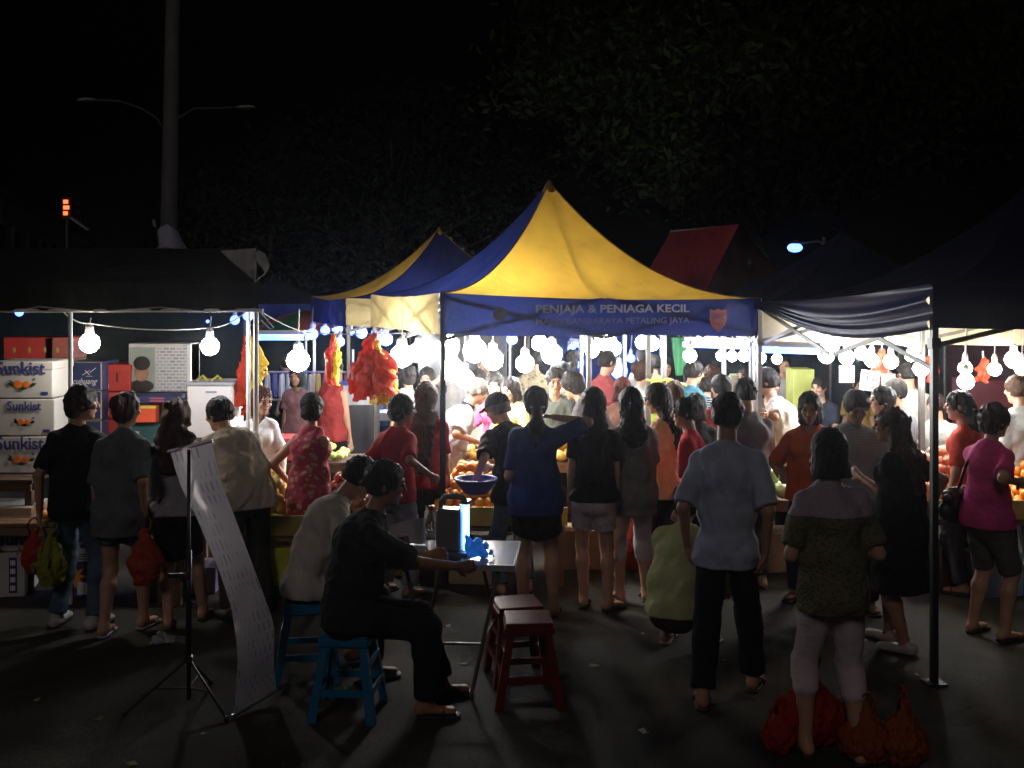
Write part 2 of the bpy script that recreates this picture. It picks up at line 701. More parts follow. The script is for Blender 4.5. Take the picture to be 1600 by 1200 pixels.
def person(label, px, py_top, z, rot=0, sex='f', build=1.0, tone=0, hair='short', hcol=BLACK_HAIR,
           top=('tee', (0.4, 0.4, 0.4)), bottom=('trousers', (0.03, 0.03, 0.04)), shoes=('sandal', (0.03, 0.03, 0.03)),
           lean=4, side=0, twist=0, head=(0, 8), hands=None, hip=None, feet=None, h=None, near=False, face=False,
           toes=None, curl=0.6, dx=0.0, dy=0.0, group=PEOPLE_GROUP, hairlen=0.3, knee_out=0.0, accessories=None, seed=None, palm=None):
    if h is None:
        h = CAM_H - (py_top - 452.0) / F * z
    seed = seed if seed is not None else int(px * 7 + py_top)
    S = h / 1.65
    X = (px - 800.0) / F * z
    root = empty('person', (X + dx, z + dy, 0), R(rot), label, 'person', group)
    male = sex == 'm'
    vb = 0.0145 if near else 0.02
    vc = 0.0098 if near else 0.0165
    vh = 0.0068 if near else 0.011
    hz = 0.52 * h if hip is None else hip[2]
    pel = np.array([0, 0, hz]) if hip is None else np.array(hip, float)
    up = np.array([0, 0, 1.0])
    r0 = np.array([1.0, 0, 0])
    f0 = np.array([0, 1.0, 0])

    def leanv(k):
        v = rot_axis(up, (1, 0, 0), -R(lean) * k)
        return rot_axis(v, (0, 1, 0), R(side) * k)
    u1, u2, u3 = leanv(0.55), leanv(0.9), leanv(1.15)
    waist = pel + u1 * 0.095 * h
    chest = waist + u2 * 0.12 * h
    neckb = chest + u3 * 0.095 * h
    r = rot_axis(r0, up, R(twist))
    r = nrm(r - u2 * np.dot(r, u2))
    r = rot_axis(r, (0, 1, 0), 0)
    fw = np.cross(u2, r)
    fw = nrm(fw)                 # forward of the chest
    # head frame
    yaw, pitch = head
    hf = rot_axis(f0, up, R(twist * 0.6 + yaw))
    hr = nrm(np.cross(hf, up))
    hf = rot_axis(hf, hr, -R(pitch))
    hn = np.cross(hr, hf)
    nv = nrm(u3 * 0.65 + hn * 0.5 + hf * 0.12)
    necktop = neckb + nv * 0.055 * h
    hc = neckb + nv * 0.045 * h + hn * 0.062 * h + hf * 0.012 * h
    sw = (0.090 if male else 0.080) * h * (0.8 + 0.2 * build)
    shj = [chest + u3 * 0.046 * h + r * s * sw for s in (-1, 1)]
    hpj = [pel - up * 0.01 * h + r0 * s * 0.043 * h * (0.7 + 0.3 * build) for s in (-1, 1)]
    tl, sl = 0.245 * h, 0.235 * h
    if feet is None:
        feet = [(-0.075 * h, 0.0), (0.075 * h, 0.02)]
    knees, ankles, fdir = [], [], []
    for i, s in enumerate((-1, 1)):
        fx, fy = feet[i][0], feet[i][1]
        fz = feet[i][2] if len(feet[i]) > 2 else 0.0
        an = np.array([fx, fy, 0.048 * h + fz])
        kn, an = ik(hpj[i], an, tl, sl, (s * (0.12 + knee_out), 1.0, 0.15))
        knees.append(kn)
        ankles.append(an)
        ta = (toes[i] if toes else s * -8)
        fdir.append(rot_axis(f0, up, R(ta)))
    ul, fl = 0.165 * h, 0.148 * h
    if hands is None:
        hands = [None, None]
    elbows, wrists, hdirs = [], [], []
    for i, s in enumerate((-1, 1)):
        t = hands[i]
        pole = (s * 0.5, -1.0, -0.2)
        if t is None:
            t = shj[i] + r * s * 0.028 * h - up * 0.305 * h + fw * 0.045 * h
        else:
            if len(t) > 3:
                pole = t[3]
            t = np.array(t[:3], float)
        e, w = ik(shj[i], t, ul, fl, pole)
        elbows.append(e)
        wrists.append(w)
    b = build
    W = dict(f=dict(p=(0.158, 0.112), w=(0.118, 0.086), c=(0.126, 0.096), s=(0.095, 0.058)),
             m=dict(p=(0.148, 0.108), w=(0.136, 0.098), c=(0.150, 0.110), s=(0.115, 0.068)))[sex]
    W = {k: (v[0] * S * b * .92, v[1] * S * b * .95) for k, v in W.items()}
    sh_r = 0.042 * S * (0.7 + 0.3 * b)

    def torso(e, loose=0.0, hem=None, flare=1.0, k=0.03, shoulders=True, topcut=None):
        def g(w, m=1.0):
            return (w[0] * m + e, w[1] * m + e)
        wl = (W['w'][0] + (max(W['p'][0], W['c'][0]) - W['w'][0]) * loose, W['w'][1] + (max(W['p'][1], W['c'][1]) - W['w'][1]) * loose)
        o = []
        if hem is None:
            o.append(ec(pel - up * 0.02 * h, pel + up * 0.01, g(W['p'], .93), g(W['p']), r0, k))
            o.append(ec(pel, waist, g(W['p']), g(wl), r0, k))
        else:
            pe = pel - leanv(0.2) * (hem + 0.04)
            o.append(ec(pel, pe, g(W['p'], 1.06), (W['p'][0] * 1.05 * flare + e, W['p'][1] * 1.1 * flare + e), r0, k, flat=True))
            o.append(ec(pel, waist, g(W['p'], 1.06), g(wl), r0, k))
        o.append(ec(waist, chest, g(wl), g(W['c']), r, k))
        if not shoulders:
            o.append(ec(chest, chest + u3 * 0.075 * h, g(W['c']), g(W['s'], .9), r, k))
        else:
            o.append(ec(chest, chest + u3 * 0.05 * h, g(W['c']), g(W['s']), r, k))
            for sj in shj:
                o.append(rc(chest + u3 * 0.088 * h, sj, 0.040 * S + e * .6, sh_r + e * 0.7, k * 1.2))
        o.append(el(chest + fw * (-0.02) * S + u2 * 0.02, (W['c'][0] * .93 + e, W['c'][1] * .95 + e, 0.12 * S), (r, fw, u2), k))
        if sex == 'f':
            for s in (-1, 1):
                o.append(el(chest + r * s * 0.062 * S * b + fw * 0.072 * S * b - u2 * 0.0, (0.055 * S + e * .6,) * 3, (r, fw, u2), k))
            for s in (-1, 1):
                o.append(el(pel + r0 * s * 0.062 * S * b - f0 * 0.055 * S * b - up * 0.025 * h, (0.078 * S * b + e * (.6 if hem is None else .9),) * 3, (r0, f0, up), k))
        else:
            for s in (-1, 1):
                o.append(el(pel + r0 * s * 0.062 * S * b - f0 * 0.045 * S * b - up * 0.02 * h, (0.072 * S * b + e * (.6 if hem is None else .9),) * 3, (r0, f0, up), k))
        return o

    thr = (0.082 if not male else 0.078) * S * (0.55 + 0.45 * b)
    knr = 0.052 * S * (0.7 + 0.3 * b)
    caf = 0.052 * S * (0.6 + 0.4 * b)
    # ---------------- body (skin)
    bp = torso(-0.010)
    for i, s in enumerate((-1, 1)):
        bp.append(rc(hpj[i], knees[i], thr, knr, 0.025))
        mid = knees[i] * 0.68 + ankles[i] * 0.32
        back = nrm(np.cross(np.cross(ankles[i] - knees[i], f0), ankles[i] - knees[i]))
        bp.append(rc(knees[i], mid - back * 0.012, knr * .95, caf, 0.025))
        bp.append(rc(mid - back * 0.012, ankles[i], caf, 0.034 * S, 0.025))
        a = ankles[i] - up * 0.02 * h - fdir[i] * 0.035 * S
        bp.append(rc(ankles[i], a, 0.034 * S, 0.03 * S, 0.02))
        side_v = np.cross(fdir[i], up)
        bp.append(ec(a, a + fdir[i] * 0.175 * S - up * 0.012 * S, (0.03 * S, 0.028 * S), (0.042 * S, 0.017 * S), side_v, 0.02))
        bp.append(rc(shj[i], elbows[i], 0.046 * S * (.6 + .4 * b), 0.036 * S * (.7 + .3 * b), 0.02))
        bp.append(rc(elbows[i], wrists[i], 0.036 * S * (.7 + .3 * b), 0.024 * S, 0.015))
    bp.append(rc(neckb, necktop + hn * 0.01, 0.052 * S * (1.08 if male else .92), 0.047 * S * (1.08 if male else .92), 0.02))
    parts = [sdf_mesh(bp, vb)]
    # hands with five fingers
    vhand = 0.0062 if near else 0.0085
    for i, s in enumerate((-1, 1)):
        d = nrm(wrists[i] - elbows[i])
        pn = palm[i] if palm and palm[i] is not None else (-s, 0.25, 0)        # palm faces the body
        pn = np.array(pn, float)
        pn = nrm(pn - d * np.dot(pn, d))
        acr = np.cross(d, pn) * s           # towards the little finger
        w = wrists[i]
        hs = 0.105 * h / 0.18
        cu = curl[i] if isinstance(curl, (tuple, list)) else curl
        hp = [rc(w - d * 0.02, w + d * 0.015 * hs, 0.023 * S, 0.021 * S, 0.012),
              ec(w + d * 0.012 * hs, w + d * 0.082 * hs, (0.026 * hs, 0.015 * hs), (0.04 * hs, 0.0135 * hs), acr, 0.01)]
        for j, (off, ln) in enumerate(((-0.029, .066), (-0.0095, .076), (0.010, .07), (0.029, .056))):
            k0 = w + d * (0.086 - abs(off) * .15) * hs + acr * off * hs
            a1 = R(38) * cu
            a2 = R(90) * cu
            d1 = rot_axis(d, np.cross(d, pn), a1)
            d2 = rot_axis(d, np.cross(d, pn), a1 + a2)
            k1 = k0 + d1 * ln * .5 * hs
            k2 = k1 + d2 * ln * .5 * hs
            hp.append(rc(k0 - d * 0.012, k1, 0.0094 * hs, 0.0086 * hs, 0.003))
            hp.append(rc(k1, k2, 0.0086 * hs, 0.0072 * hs, 0.003))
        t0 = w + d * 0.025 * hs - acr * 0.022 * hs
        td = nrm(d * 0.75 - acr * 0.6 + pn * 0.35)
        t1 = t0 + td * 0.045 * hs
        hp.append(rc(t0, t1, 0.014 * hs, 0.0105 * hs, 0.008))
        hp.append(rc(t1, t1 + nrm(td + d * .5 + acr * .2 * cu) * 0.03 * hs, 0.0102 * hs, 0.008 * hs, 0.003))
        parts.append(sdf_mesh(hp, vhand))
    # head
    H = 0.141 * h / 0.222
    ax = (hr, hf, hn)
    hd = [el(hc + hn * 0.022 * H - hf * 0.010 * H, (0.073 * H, 0.093 * H, 0.088 * H), ax, 0.02),
          el(hc - hn * 0.042 * H + hf * 0.022 * H, ((0.057 if male else 0.053) * H, 0.062 * H, 0.068 * H), ax, 0.025),
          el(hc - hn * 0.088 * H + hf * 0.062 * H, (0.024 * H, 0.02 * H, 0.02 * H), ax, 0.02),
          el(hc + hn * 0.03 * H + hf * 0.078 * H, (0.045 * H, 0.012 * H, 0.012 * H), ax, 0.012),
          rc(hc + hn * 0.014 * H + hf * 0.085 * H, hc - hn * 0.016 * H + hf * 0.102 * H, 0.008 * H, 0.013 * H, 0.01),
          el(hc - hn * 0.047 * H + hf * 0.083 * H, (0.023 * H, 0.009 * H, 0.011 * H), ax, 0.008),
          rc(neckb + nv * 0.02, hc - hn * 0.05 * H - hf * 0.01, 0.05 * S, 0.046 * S * (1.08 if male else .92), 0.02)]
    for s in (-1, 1):
        hd.append(el(hc + hr * s * 0.073 * H - hf * 0.008 * H - hn * 0.004 * H, (0.010 * H, 0.018 * H, 0.029 * H), ax, 0.006))
        hd.append(el(hc + hr * s * 0.036 * H + hf * 0.068 * H - hn * 0.015 * H, (0.022 * H, 0.02 * H, 0.018 * H), ax, 0.015))
        hd.append(el(hc + hr * s * 0.031 * H + hf * 0.102 * H + hn * 0.012 * H, (0.014 * H, 0.014 * H, 0.009 * H), ax, 0.01, True))
    parts.append(sdf_mesh(hd, 0.0068 if near else 0.0085))
    V, Q = join_vq(parts)
    vq_object('body', V, Q, skin(tone), root)
    if face:
        for s in (-1, 1):
            e = MB().ball(hc + hr * s * 0.031 * H + hf * 0.083 * H + hn * 0.012 * H, 0.0115 * H, 8, 6)
            e.build('eye', plain((0.10, 0.075, 0.06), 0.25, 0.05, key='eye'), root, True)
            bw = MB().tube([hc + hr * s * x * H + hf * y * H + hn * zz * H for x, y, zz in ((0.014, 0.0915, .030), (0.032, 0.089, .034), (0.05, 0.077, .030))], [0.003, 0.004, 0.0025], 5)
            bw.build('eyebrow', hair_mat(hcol), root, True)
        lp = MB().ball((0, 0, 0), 0.02 * H, 10, 6)
        Rm = Matrix((hr, hf, hn)).transposed()
        lp.v = [tuple(Rm @ Vector((v[0], v[1] * .45, v[2] * .3)) + Vector(hc - hn * 0.047 * H + hf * 0.0865 * H)) for v in lp.v]
        lp.build('lips', plain((0.38, 0.12, 0.10), 0.4, 0.1, key='lips'), root, True)
    # ---------------- hair
    c0 = hc + hn * 0.026 * H - hf * 0.014 * H
    back_c = -fw
    hp = [el(c0, (0.086 * H, 0.102 * H, 0.096 * H), ax, 0.02)]
    facecut = el(hc - hn * 0.045 * H + hf * 0.098 * H, (0.068 * H, 0.078 * H, 0.098 * H), ax, 0, True)
    cuts = []
    if hair in ('short', 'cap', 'balding'):
        hp.append(el(hc - hn * 0.02 * H - hf * 0.045 * H, (0.072 * H, 0.055 * H, 0.06 * H), ax, 0.02))
        hp.append(facecut)
        cuts.append((hc - hn * 0.055 * H, -hn))
        if hair == 'balding':
            hp[0] = el(c0 - hn * 0.008, (0.080 * H, 0.097 * H, 0.088 * H), ax, 0.02)
    elif hair == 'shaggy':
        hp = [el(c0, (0.09 * H, 0.106 * H, 0.1 * H), ax, 0.02),
              el(hc - hn * 0.035 * H - hf * 0.05 * H, (0.078 * H, 0.062 * H, 0.075 * H), ax, 0.02), facecut]
        cuts.append((hc - hn * 0.095 * H, -hn))
    elif hair == 'bob':
        hp.append(ec(hc - hf * 0.02 * H, hc - hn * 0.115 * H - hf * 0.03 * H, (0.088 * H, 0.085 * H), (0.095 * H, 0.075 * H), hr, 0.02))
        hp.append(el(hc - hn * 0.055 * H + hf * 0.098 * H, (0.06 * H, 0.09 * H, 0.12 * H), ax, 0, True))
        cuts.append((hc - hn * 0.13 * H, -hn))
    elif hair in ('long', 'wavy'):
        wd = 1.0 if hair == 'long' else 1.3
        nb = neckb - fw * 0.045 * S + u3 * 0.02
        hp.append(ec(hc - hf * 0.03 * H, nb, (0.086 * H, 0.08 * H), (0.088 * H * wd, 0.05 * H), r, 0.03))
        e1 = chest - fw * (W['c'][1] * .98 + 0.022) + u2 * (0.05 * h)
        hp.append(ec(nb, e1, (0.092 * H * wd, 0.05 * H), (0.088 * H * wd, 0.038 * H), r, 0.03))
        e2 = chest + u2 * (0.05 * h - hairlen + 0.12) - fw * (W['c'][1] * 1.0 + 0.034)
        hp.append(ec(e1, e2, (0.088 * H * wd, 0.038 * H), (0.062 * H * wd, 0.026 * H), r, 0.03))
        hp.append(el(hc - hn * 0.055 * H + hf * 0.105 * H, (0.066 * H, 0.095 * H, 0.125 * H), ax, 0, True))
    elif hair == 'pony':
        hp.append(el(hc - hn * 0.02 * H - hf * 0.045 * H, (0.074 * H, 0.06 * H, 0.07 * H), ax, 0.02))
        t0 = hc - hf * 0.1 * H - hn * 0.005 * H
        t1 = neckb - fw * (0.085 * S) + u3 * 0.02
        t2 = chest - fw * (W['c'][1] + 0.03) + u2 * (0.12 - hairlen + 0.05)
        hp.append(rc(t0, t1, 0.032 * H, 0.05 * H, 0.02))
        hp.append(ec(t1, t2, (0.052 * H, 0.035 * H), (0.026 * H, 0.018 * H), r, 0.02))
        hp.append(facecut)
        cuts = []
    elif hair == 'bun':
        hp.append(el(hc - hn * 0.03 * H - hf * 0.045 * H, (0.074 * H, 0.062 * H, 0.07 * H), ax, 0.02))
        hp.append(el(hc + hn * 0.035 * H - hf * 0.115 * H, (0.045 * H, 0.042 * H, 0.06 * H), ax, 0.015))
        hp.append(facecut)
    V, Q = sdf_mesh(hp, vh, noise=0.0066 if hair != 'wavy' else 0.013, nfreq=75 if hair != 'wavy' else 38, cuts=cuts, seed=seed, aniso=(1.4, 1.4, .35))
    vq_object('hair', V, Q, hair_mat(hcol), root)
    if hair == 'cap':
        V, Q = sdf_mesh([el(c0 + hn * 0.008, (0.092 * H, 0.108 * H, 0.1 * H), ax, 0.0)], vh, cuts=[(hc + hn * 0.028 * H - hf * 0.02, nrm(-hn + hf * 0.12))])
        vq_object('cap_crown', V, Q, fabric((0.03, 0.03, 0.035)), root)
        bc = hc + hn * 0.04 * H + hf * 0.085 * H
        V, Q = sdf_mesh([ec(bc, bc + hf * 0.065 * H - hn * 0.012, (0.062 * H, 0.009), (0.05 * H, 0.008), hr, 0.0)], 0.006)
        vq_object('cap_brim', V, Q, fabric((0.02, 0.02, 0.022)), root)
    if hair == 'pony':
        ct = MB().tube([hc - hf * 0.098 * H - hn * 0.03 * H + hr * x - hf * 0.02 * math.cos(x * 30) for x in (-.05, -.03, 0, .03, .05)], 0.008, 6)
        ct.build('hair_clip', plain((0.25, 0.27, 0.3), 0.3, 0.1, key='clip'), root, True)
    # ---------------- top
    tk, tc = top[0], top[1]
    tmat = tc if isinstance(tc, bpy.types.Material) else fabric(tc)
    e = {'tee': 0.018, 'polo': 0.020, 'tank': 0.016, 'long': 0.019, 'dress': 0.018, 'shirt': 0.022, 'cardigan': 0.020}[tk]
    loose = {'tee': 0.35, 'polo': 0.7, 'tank': 0.25, 'long': 0.5, 'dress': 0.4, 'shirt': 0.95, 'cardigan': 0.55}[tk]
    opt = top[2] if len(top) > 2 else {}
    loose = opt.get('loose', loose)
    hem = opt.get('hem', 0.06 if tk in ('tee', 'tank') else 0.10)
    tp = torso(e, loose, hem=hem, flare=opt.get('flare', 1.0), shoulders=(tk not in ('tank',) and not opt.get('sleeveless')))
    if tk == 'tank' or opt.get('sleeveless'):
        for s in (-1, 1):
            tp.append(rc(chest + u3 * 0.04 * h + r * s * sw * .55 - fw * 0.02, chest + u3 * 0.098 * h + r * s * sw * .55, 0.05 * S, 0.028 * S, 0.03))
    else:
        for i, s in enumerate((-1, 1)):
            f = opt.get('sleeve', 0.62 if tk in ('tee', 'polo', 'dress') else 0.72)
            if tk in ('long', 'cardigan') or f > 1:
                tp.append(rc(shj[i], elbows[i], sh_r + e, 0.045 * S + e * .6, 0.02))
                ff = 0.93 if tk in ('long', 'cardigan') else f - 1
                en = elbows[i] * (1 - ff) + wrists[i] * ff
                tp.append(rc(elbows[i], en, 0.045 * S + e * .6, 0.036 * S + e * .4, 0.02, flat=True))
            else:
                en = shj[i] * (1 - f) + elbows[i] * f
                wv = (0.053 if male else 0.047) * S * (0.7 + 0.3 * b) + e * .5
                tp.append(rc(shj[i], en, sh_r + e * .8, wv, 0.02, flat=True))
    for i in range(2):
        if hem > 0.15:
            tp.append(rc(hpj[i], knees[i], thr + e, knr + e, 0.05))
        else:
            tp.append(rc(hpj[i], hpj[i] * .85 + knees[i] * .15, thr + e * 1.3, thr + e * 1.3, 0.02))
    hemcut = (pel - leanv(0.2) * hem, -leanv(0.2))
    nr = 0.055 * S if tk in ('polo', 'shirt') else 0.068 * S
    nk = neckb + u3 * 0.03 + fw * (0.012 if tk in ('polo', 'shirt') else 0.03)
    tp.append(el(nk, (nr, nr * 1.05, 0.07 if tk in ('polo', 'shirt') else 0.085), (r, fw, u3), 0, True))
    if opt.get('lowback'):
        tp.append(el(neckb - fw * 0.10 + u3 * 0.02, (0.12, 0.09, 0.12), (r, fw, u3), 0, True))
    V, Q = sdf_mesh(tp, vc, noise=0.0105, nfreq=24, seed=seed + 1, cuts=[hemcut], aniso=(1.1, 1.1, .5), outward=True)
    garment = {'tee': 't_shirt', 'polo': 'polo_shirt', 'tank': 'tank_top', 'long': 'long_sleeved_top', 'dress': 'dress', 'shirt': 'shirt', 'cardigan': 'cardigan'}[tk]
    vq_object(garment, V, Q, tmat, root)
    if tk in ('polo', 'shirt'):
        kc = [ec(neckb - u3 * 0.022, neckb + u3 * 0.034, (0.072 * S, 0.072 * S), (0.062 * S, 0.064 * S), r, 0.0, True),
              el(neckb + u3 * 0.03, (0.054 * S, 0.056 * S, 0.09), (r, fw, u3), 0, True)]
        V, Q = sdf_mesh(kc, 0.008 if near else 0.011)
        cc = opt.get('collar')
        vq_object('collar', V, Q, fabric(cc) if cc else tmat, root)
    # ---------------- bottom
    if bottom:
        bk, bc = bottom[0], bottom[1]
        bmat = bc if isinstance(bc, bpy.types.Material) else fabric(bc)
        e = {'trousers': 0.013, 'jeans': 0.011, 'capri': 0.010, 'shorts': 0.014, 'skirt': 0.012}[bk]
        bp = [ec(pel, pel + (waist - pel) * 0.62, (W['p'][0] + e * .4, W['p'][1] + e * .4), (W['w'][0] * .6 + W['p'][0] * .4 + e * .2, W['w'][1] * .6 + W['p'][1] * .4 + e * .2), r0, 0.02, True),
              ec(pel - up * 0.03 * h, pel, (W['p'][0] * .95 + e, W['p'][1] * .95 + e), (W['p'][0] + e, W['p'][1] + e), r0, 0.02)]
        for s in (-1, 1):
            bp.append(el(pel + r0 * s * 0.058 * S * b - f0 * 0.046 * S * b - up * 0.022 * h, (0.078 * S * b + e * .35,) * 3, (r0, f0, up), 0.04))
        if bk == 'skirt' and hip is None:
            L_ = bottom[2] if len(bottom) > 2 else 0.24
            fl_ = bottom[3] if len(bottom) > 3 else 1.1
            kv = (knees[0] + knees[1]) / 2 - (hpj[0] + hpj[1]) / 2
            for i in range(2):
                en = hpj[i] + nrm(kv) * (L_ * h - thr - .03)
                bp.append(rc(hpj[i], en, thr + e, thr * .9 + e, 0.04))
            bp.append(ec(pel - up * 0.02 * h, pel + nrm(kv) * L_ * h, (W['p'][0] + e, W['p'][1] + e), (W['p'][0] * fl_ + e, W['p'][1] * fl_ + e), r0, 0.03, True))
        else:
            frac = {'trousers': 1.93, 'jeans': 1.95, 'capri': 1.45, 'shorts': 0.62, 'skirt': 0.9}[bk]
            if len(bottom) > 2:
                frac = bottom[2]
            tr = 1.0 if bk in ('capri', 'jeans') else 1.12
            for i in range(2):
                if frac <= 1:
                    en = hpj[i] * (1 - frac) + knees[i] * frac
                    bp.append(rc(hpj[i], en, thr + e, (thr * (1 - frac) + knr * frac) * 1.12 + e, 0.02, flat=True))
                else:
                    bp.append(rc(hpj[i], knees[i], thr + e, knr * tr + e, 0.02))
                    ff = frac - 1
                    en = knees[i] * (1 - ff) + ankles[i] * ff
                    cw = {'trousers': 0.062, 'jeans': 0.055, 'capri': 0.058}.get(bk, .06) * S
                    bp.append(rc(knees[i], en, knr * tr + e, cw + e * .5, 0.02, flat=True))
                    mid = knees[i] * 0.68 + ankles[i] * 0.32
                    bck = nrm(np.cross(np.cross(ankles[i] - knees[i], f0), ankles[i] - knees[i]))
                    bp.append(rc(knees[i], mid - bck * 0.012, knr * tr + e, caf + e, 0.02))
        V, Q = sdf_mesh(bp, vc, noise=0.0042, nfreq=24, seed=seed + 2, aniso=(1, 1, .8), outward=True)
        vq_object({'trousers': 'trousers', 'jeans': 'jeans', 'capri': 'capri_trousers', 'shorts': 'shorts', 'skirt': 'skirt'}[bk], V, Q, bmat, root)
    # ---------------- shoes
    if shoes:
        skd, scol = shoes
        for i in range(2):
            a = ankles[i] - up * (0.048 * h - 0.012) - fdir[i] * 0.04 * S
            sv = np.cross(fdir[i], up)
            zf = (feet[i][2] if len(feet[i]) > 2 else 0.0)
            if skd == 'shoe':
                sp = [ec(a + up * 0.02, a + fdir[i] * 0.2 * S + up * 0.014, (0.040 * S, 0.040 * S), (0.046 * S, 0.030 * S), sv, 0.01),
                      rc(a + up * 0.03, ankles[i] - up * 0.01, 0.042 * S, 0.044 * S, 0.02, flat=True)]
                V, Q = sdf_mesh(sp, 0.01 if near else 0.014, cuts=[((0, 0, zf + 0.002), (0, 0, -1))])
                vq_object('shoe', V, Q, plain(scol, 0.5, 0.15), root)
            else:
                sp = [ec(a - up * 0.002, a + fdir[i] * 0.2 * S - up * 0.002, (0.038 * S, 0.018), (0.047 * S, 0.018), sv, 0.0)]
                V, Q = sdf_mesh(sp, 0.009 if near else 0.014, cuts=[((0, 0, zf + 0.002), (0, 0, -1)), ((0, 0, zf + 0.02), (0, 0, 1))])
                so = vq_object('sandal', V, Q, plain(scol, 0.6, 0.15), root)
                st = MB()
                m_ = a + fdir[i] * 0.125 * S
                st.tube([m_ + sv * 0.046 * S * math.cos(t) + up * (0.004 + 0.034 * S * math.sin(t)) for t in np.linspace(0, PI, 9)], 0.007, 5)
                st.build('strap', plain(scol, 0.5, 0.15), so, True)
    if accessories:
        accessories(root, dict(neckb=neckb, shj=shj, elbows=elbows, wrists=wrists, fw=fw, r=r, u=u2, hc=hc, hn=hn, hf=hf, hr=hr, S=S, H=H, pel=pel, chest=chest, W=W, waist=waist))
    root['_w'] = 1
    del root['_w']
    return root, dict(wrists=[Vector(w) for w in wrists], root=root)


def world_of(root, v):
    """world position of a point given in a person's own frame"""
    return Matrix.Rotation(root.rotation_euler.z, 3, 'Z') @ Vector(v) + Vector(root.location)


# ================================================================== THE GROUND AND FAR THINGS
def asphalt():
    m, nt, b = _mat('asphalt')
    co = _obj_coord(nt)
    n1 = _noise(nt, co, 0.7, 6, 0.6)
    n2 = _noise(nt, co, 55, 4, 0.75)
    mx = nt.nodes.new('ShaderNodeMath')
    mx.operation = 'MULTIPLY_ADD'
    mx.inputs[1].default_value = 0.45
    nt.links.new(n2.outputs['Fac'], mx.inputs[0])
    nt.links.new(n1.outputs['Fac'], mx.inputs[2])
    r = _ramp(nt, mx.outputs[0], [(0.45, (0.015, 0.014, 0.011)), (0.66, (0.036, 0.034, 0.027)), (0.80, (0.062, 0.058, 0.047)), (0.97, (0.17, 0.16, 0.14))])
    v = nt.nodes.new('ShaderNodeTexVoronoi')
    v.feature = 'DISTANCE_TO_EDGE'
    v.inputs['Scale'].default_value = 0.45
    n3 = _noise(nt, co, 2.0, 4)
    md = nt.nodes.new('ShaderNodeVectorMath')
    md.operation = 'MULTIPLY_ADD'
    md.inputs[1].default_value = (0.5, 0.5, 0.5)
    nt.links.new(n3.outputs['Color'], md.inputs[0])
    nt.links.new(co.outputs[0], md.inputs[2])
    nt.links.new(md.outputs[0], v.inputs['Vector'])
    cr = _ramp(nt, v.outputs['Distance'], [(0.0, (0.6, 0.6, 0.6)), (0.006, (1, 1, 1))])
    mm = nt.nodes.new('ShaderNodeMixRGB')
    mm.blend_type = 'MULTIPLY'
    mm.inputs[0].default_value = 1
    nt.links.new(r.outputs[0], mm.inputs[1])
    nt.links.new(cr.outputs[0], mm.inputs[2])
    nt.links.new(mm.outputs[0], b.inputs['Base Color'])
    b.inputs['Roughness'].default_value = 0.82
    b.inputs['Specular IOR Level'].default_value = 0.3
    _bump(nt, b, mx.outputs[0], 0.7, 0.02)
    return m


g = MB().grid(lambda u, v: (-70 + 140 * u, -20 + 140 * v, 0.0), 4, 4)
tag(g.build('ground', asphalt()), kind='structure')
STEEL = plain((0.42, 0.42, 0.42), 0.35, 0.1, 8, 0.1, 0.7)
WHITE_STEEL = plain((0.72, 0.72, 0.70), 0.45, 0.08, 8, 0.1)
BLACK_STEEL = plain((0.018, 0.018, 0.02), 0.4, 0.2, 8, 0.1)
DARK_STEEL = plain((0.12, 0.115, 0.10), 0.45, 0.2, 8, 0.1)
CONCRETE = plain((0.105, 0.098, 0.082), 0.85, 0.2, 4, 0.4)
BULB_LIGHT = emis((1.0, 0.94, 0.86), 115.0)
BULB_KINDS = [BULB_LIGHT, emis((1.0, 0.88, 0.74), 95.0), emis((0.93, 0.96, 1.0), 135.0)]
COOL_BULB = emis((0.75, 0.87, 1.0), 80.0)
BLUE_BULB = emis((0.04, 0.10, 1.0), 11.0)
TUBE = emis((0.05, 0.13, 1.0), 11.0)
BULB_SOCKET = plain((0.55, 0.55, 0.52), 0.5, 0.1)
CORD_MAT = plain((0.5, 0.5, 0.46), 0.6, 0.1)


# ---- utility pole and double street lamp
root = empty('utility_pole', P(258, 452, 18), 0, 'thick grey concrete pole rising behind the black awning', 'pole')
root.location.z = 0
MB().bar((0, 0, 0), (0.22, 0, 12), 0.155, 0.085, 16).build('shaft', CONCRETE, root, True)
MB().bar((-0.16, -0.02, 3.3), (-0.19, -0.02, 3.42), 0.03, 0.03, 8).build('bolt', DARK_STEEL, root)
wrap = MB()
wrap.lathe([(0.27, 0), (0.22, 0.08), (0.19, 0.2), (0.165, 0.32), (0.15, 0.34)], (0.08, 0, 2.95), 18)
wrap.v = [(x + 0.04 * math.sin(9 * z + 3 * y), y + 0.03 * math.sin(x * 30), z + 0.05 * math.sin(x * 17)) for x, y, z in wrap.v]
tag(wrap.build('tarpaulin_wrap', canopy_mat((0.35, 0.35, 0.37), 0.2), None, True, loc=root.location), 'grey tarpaulin tied around the foot of the concrete pole', 'tarpaulin')

root = empty('street_lamp', ((262 - 800) / F * 45, 45, 0), 0, 'unlit double armed street lamp behind the concrete pole', 'street lamp')
MB().bar((0, 0, 0), (0, 0, 8.9), 0.12, 0.08, 12).build('pole', CONCRETE, root, True)
for s, ex, ez in ((-1, -3.0, 10.1), (1, 2.9, 9.8)):
    pts = [(0, 0, 8.6), (s * 0.45, 0, 9.35), (s * 1.1, 0, 9.75), (s * 2.0, 0, ez - .05), (ex, 0, ez)]
    arm = MB().tube(pts, 0.045, 8).build('arm', CONCRETE, root, True)
    hd_ = MB().ball((ex + s * 0.35, 0, ez), 0.42, 12, 8, 1.0, 0.4, 0.22).build('lamp_head', plain((0.35, 0.35, 0.35), 0.5), arm, True)

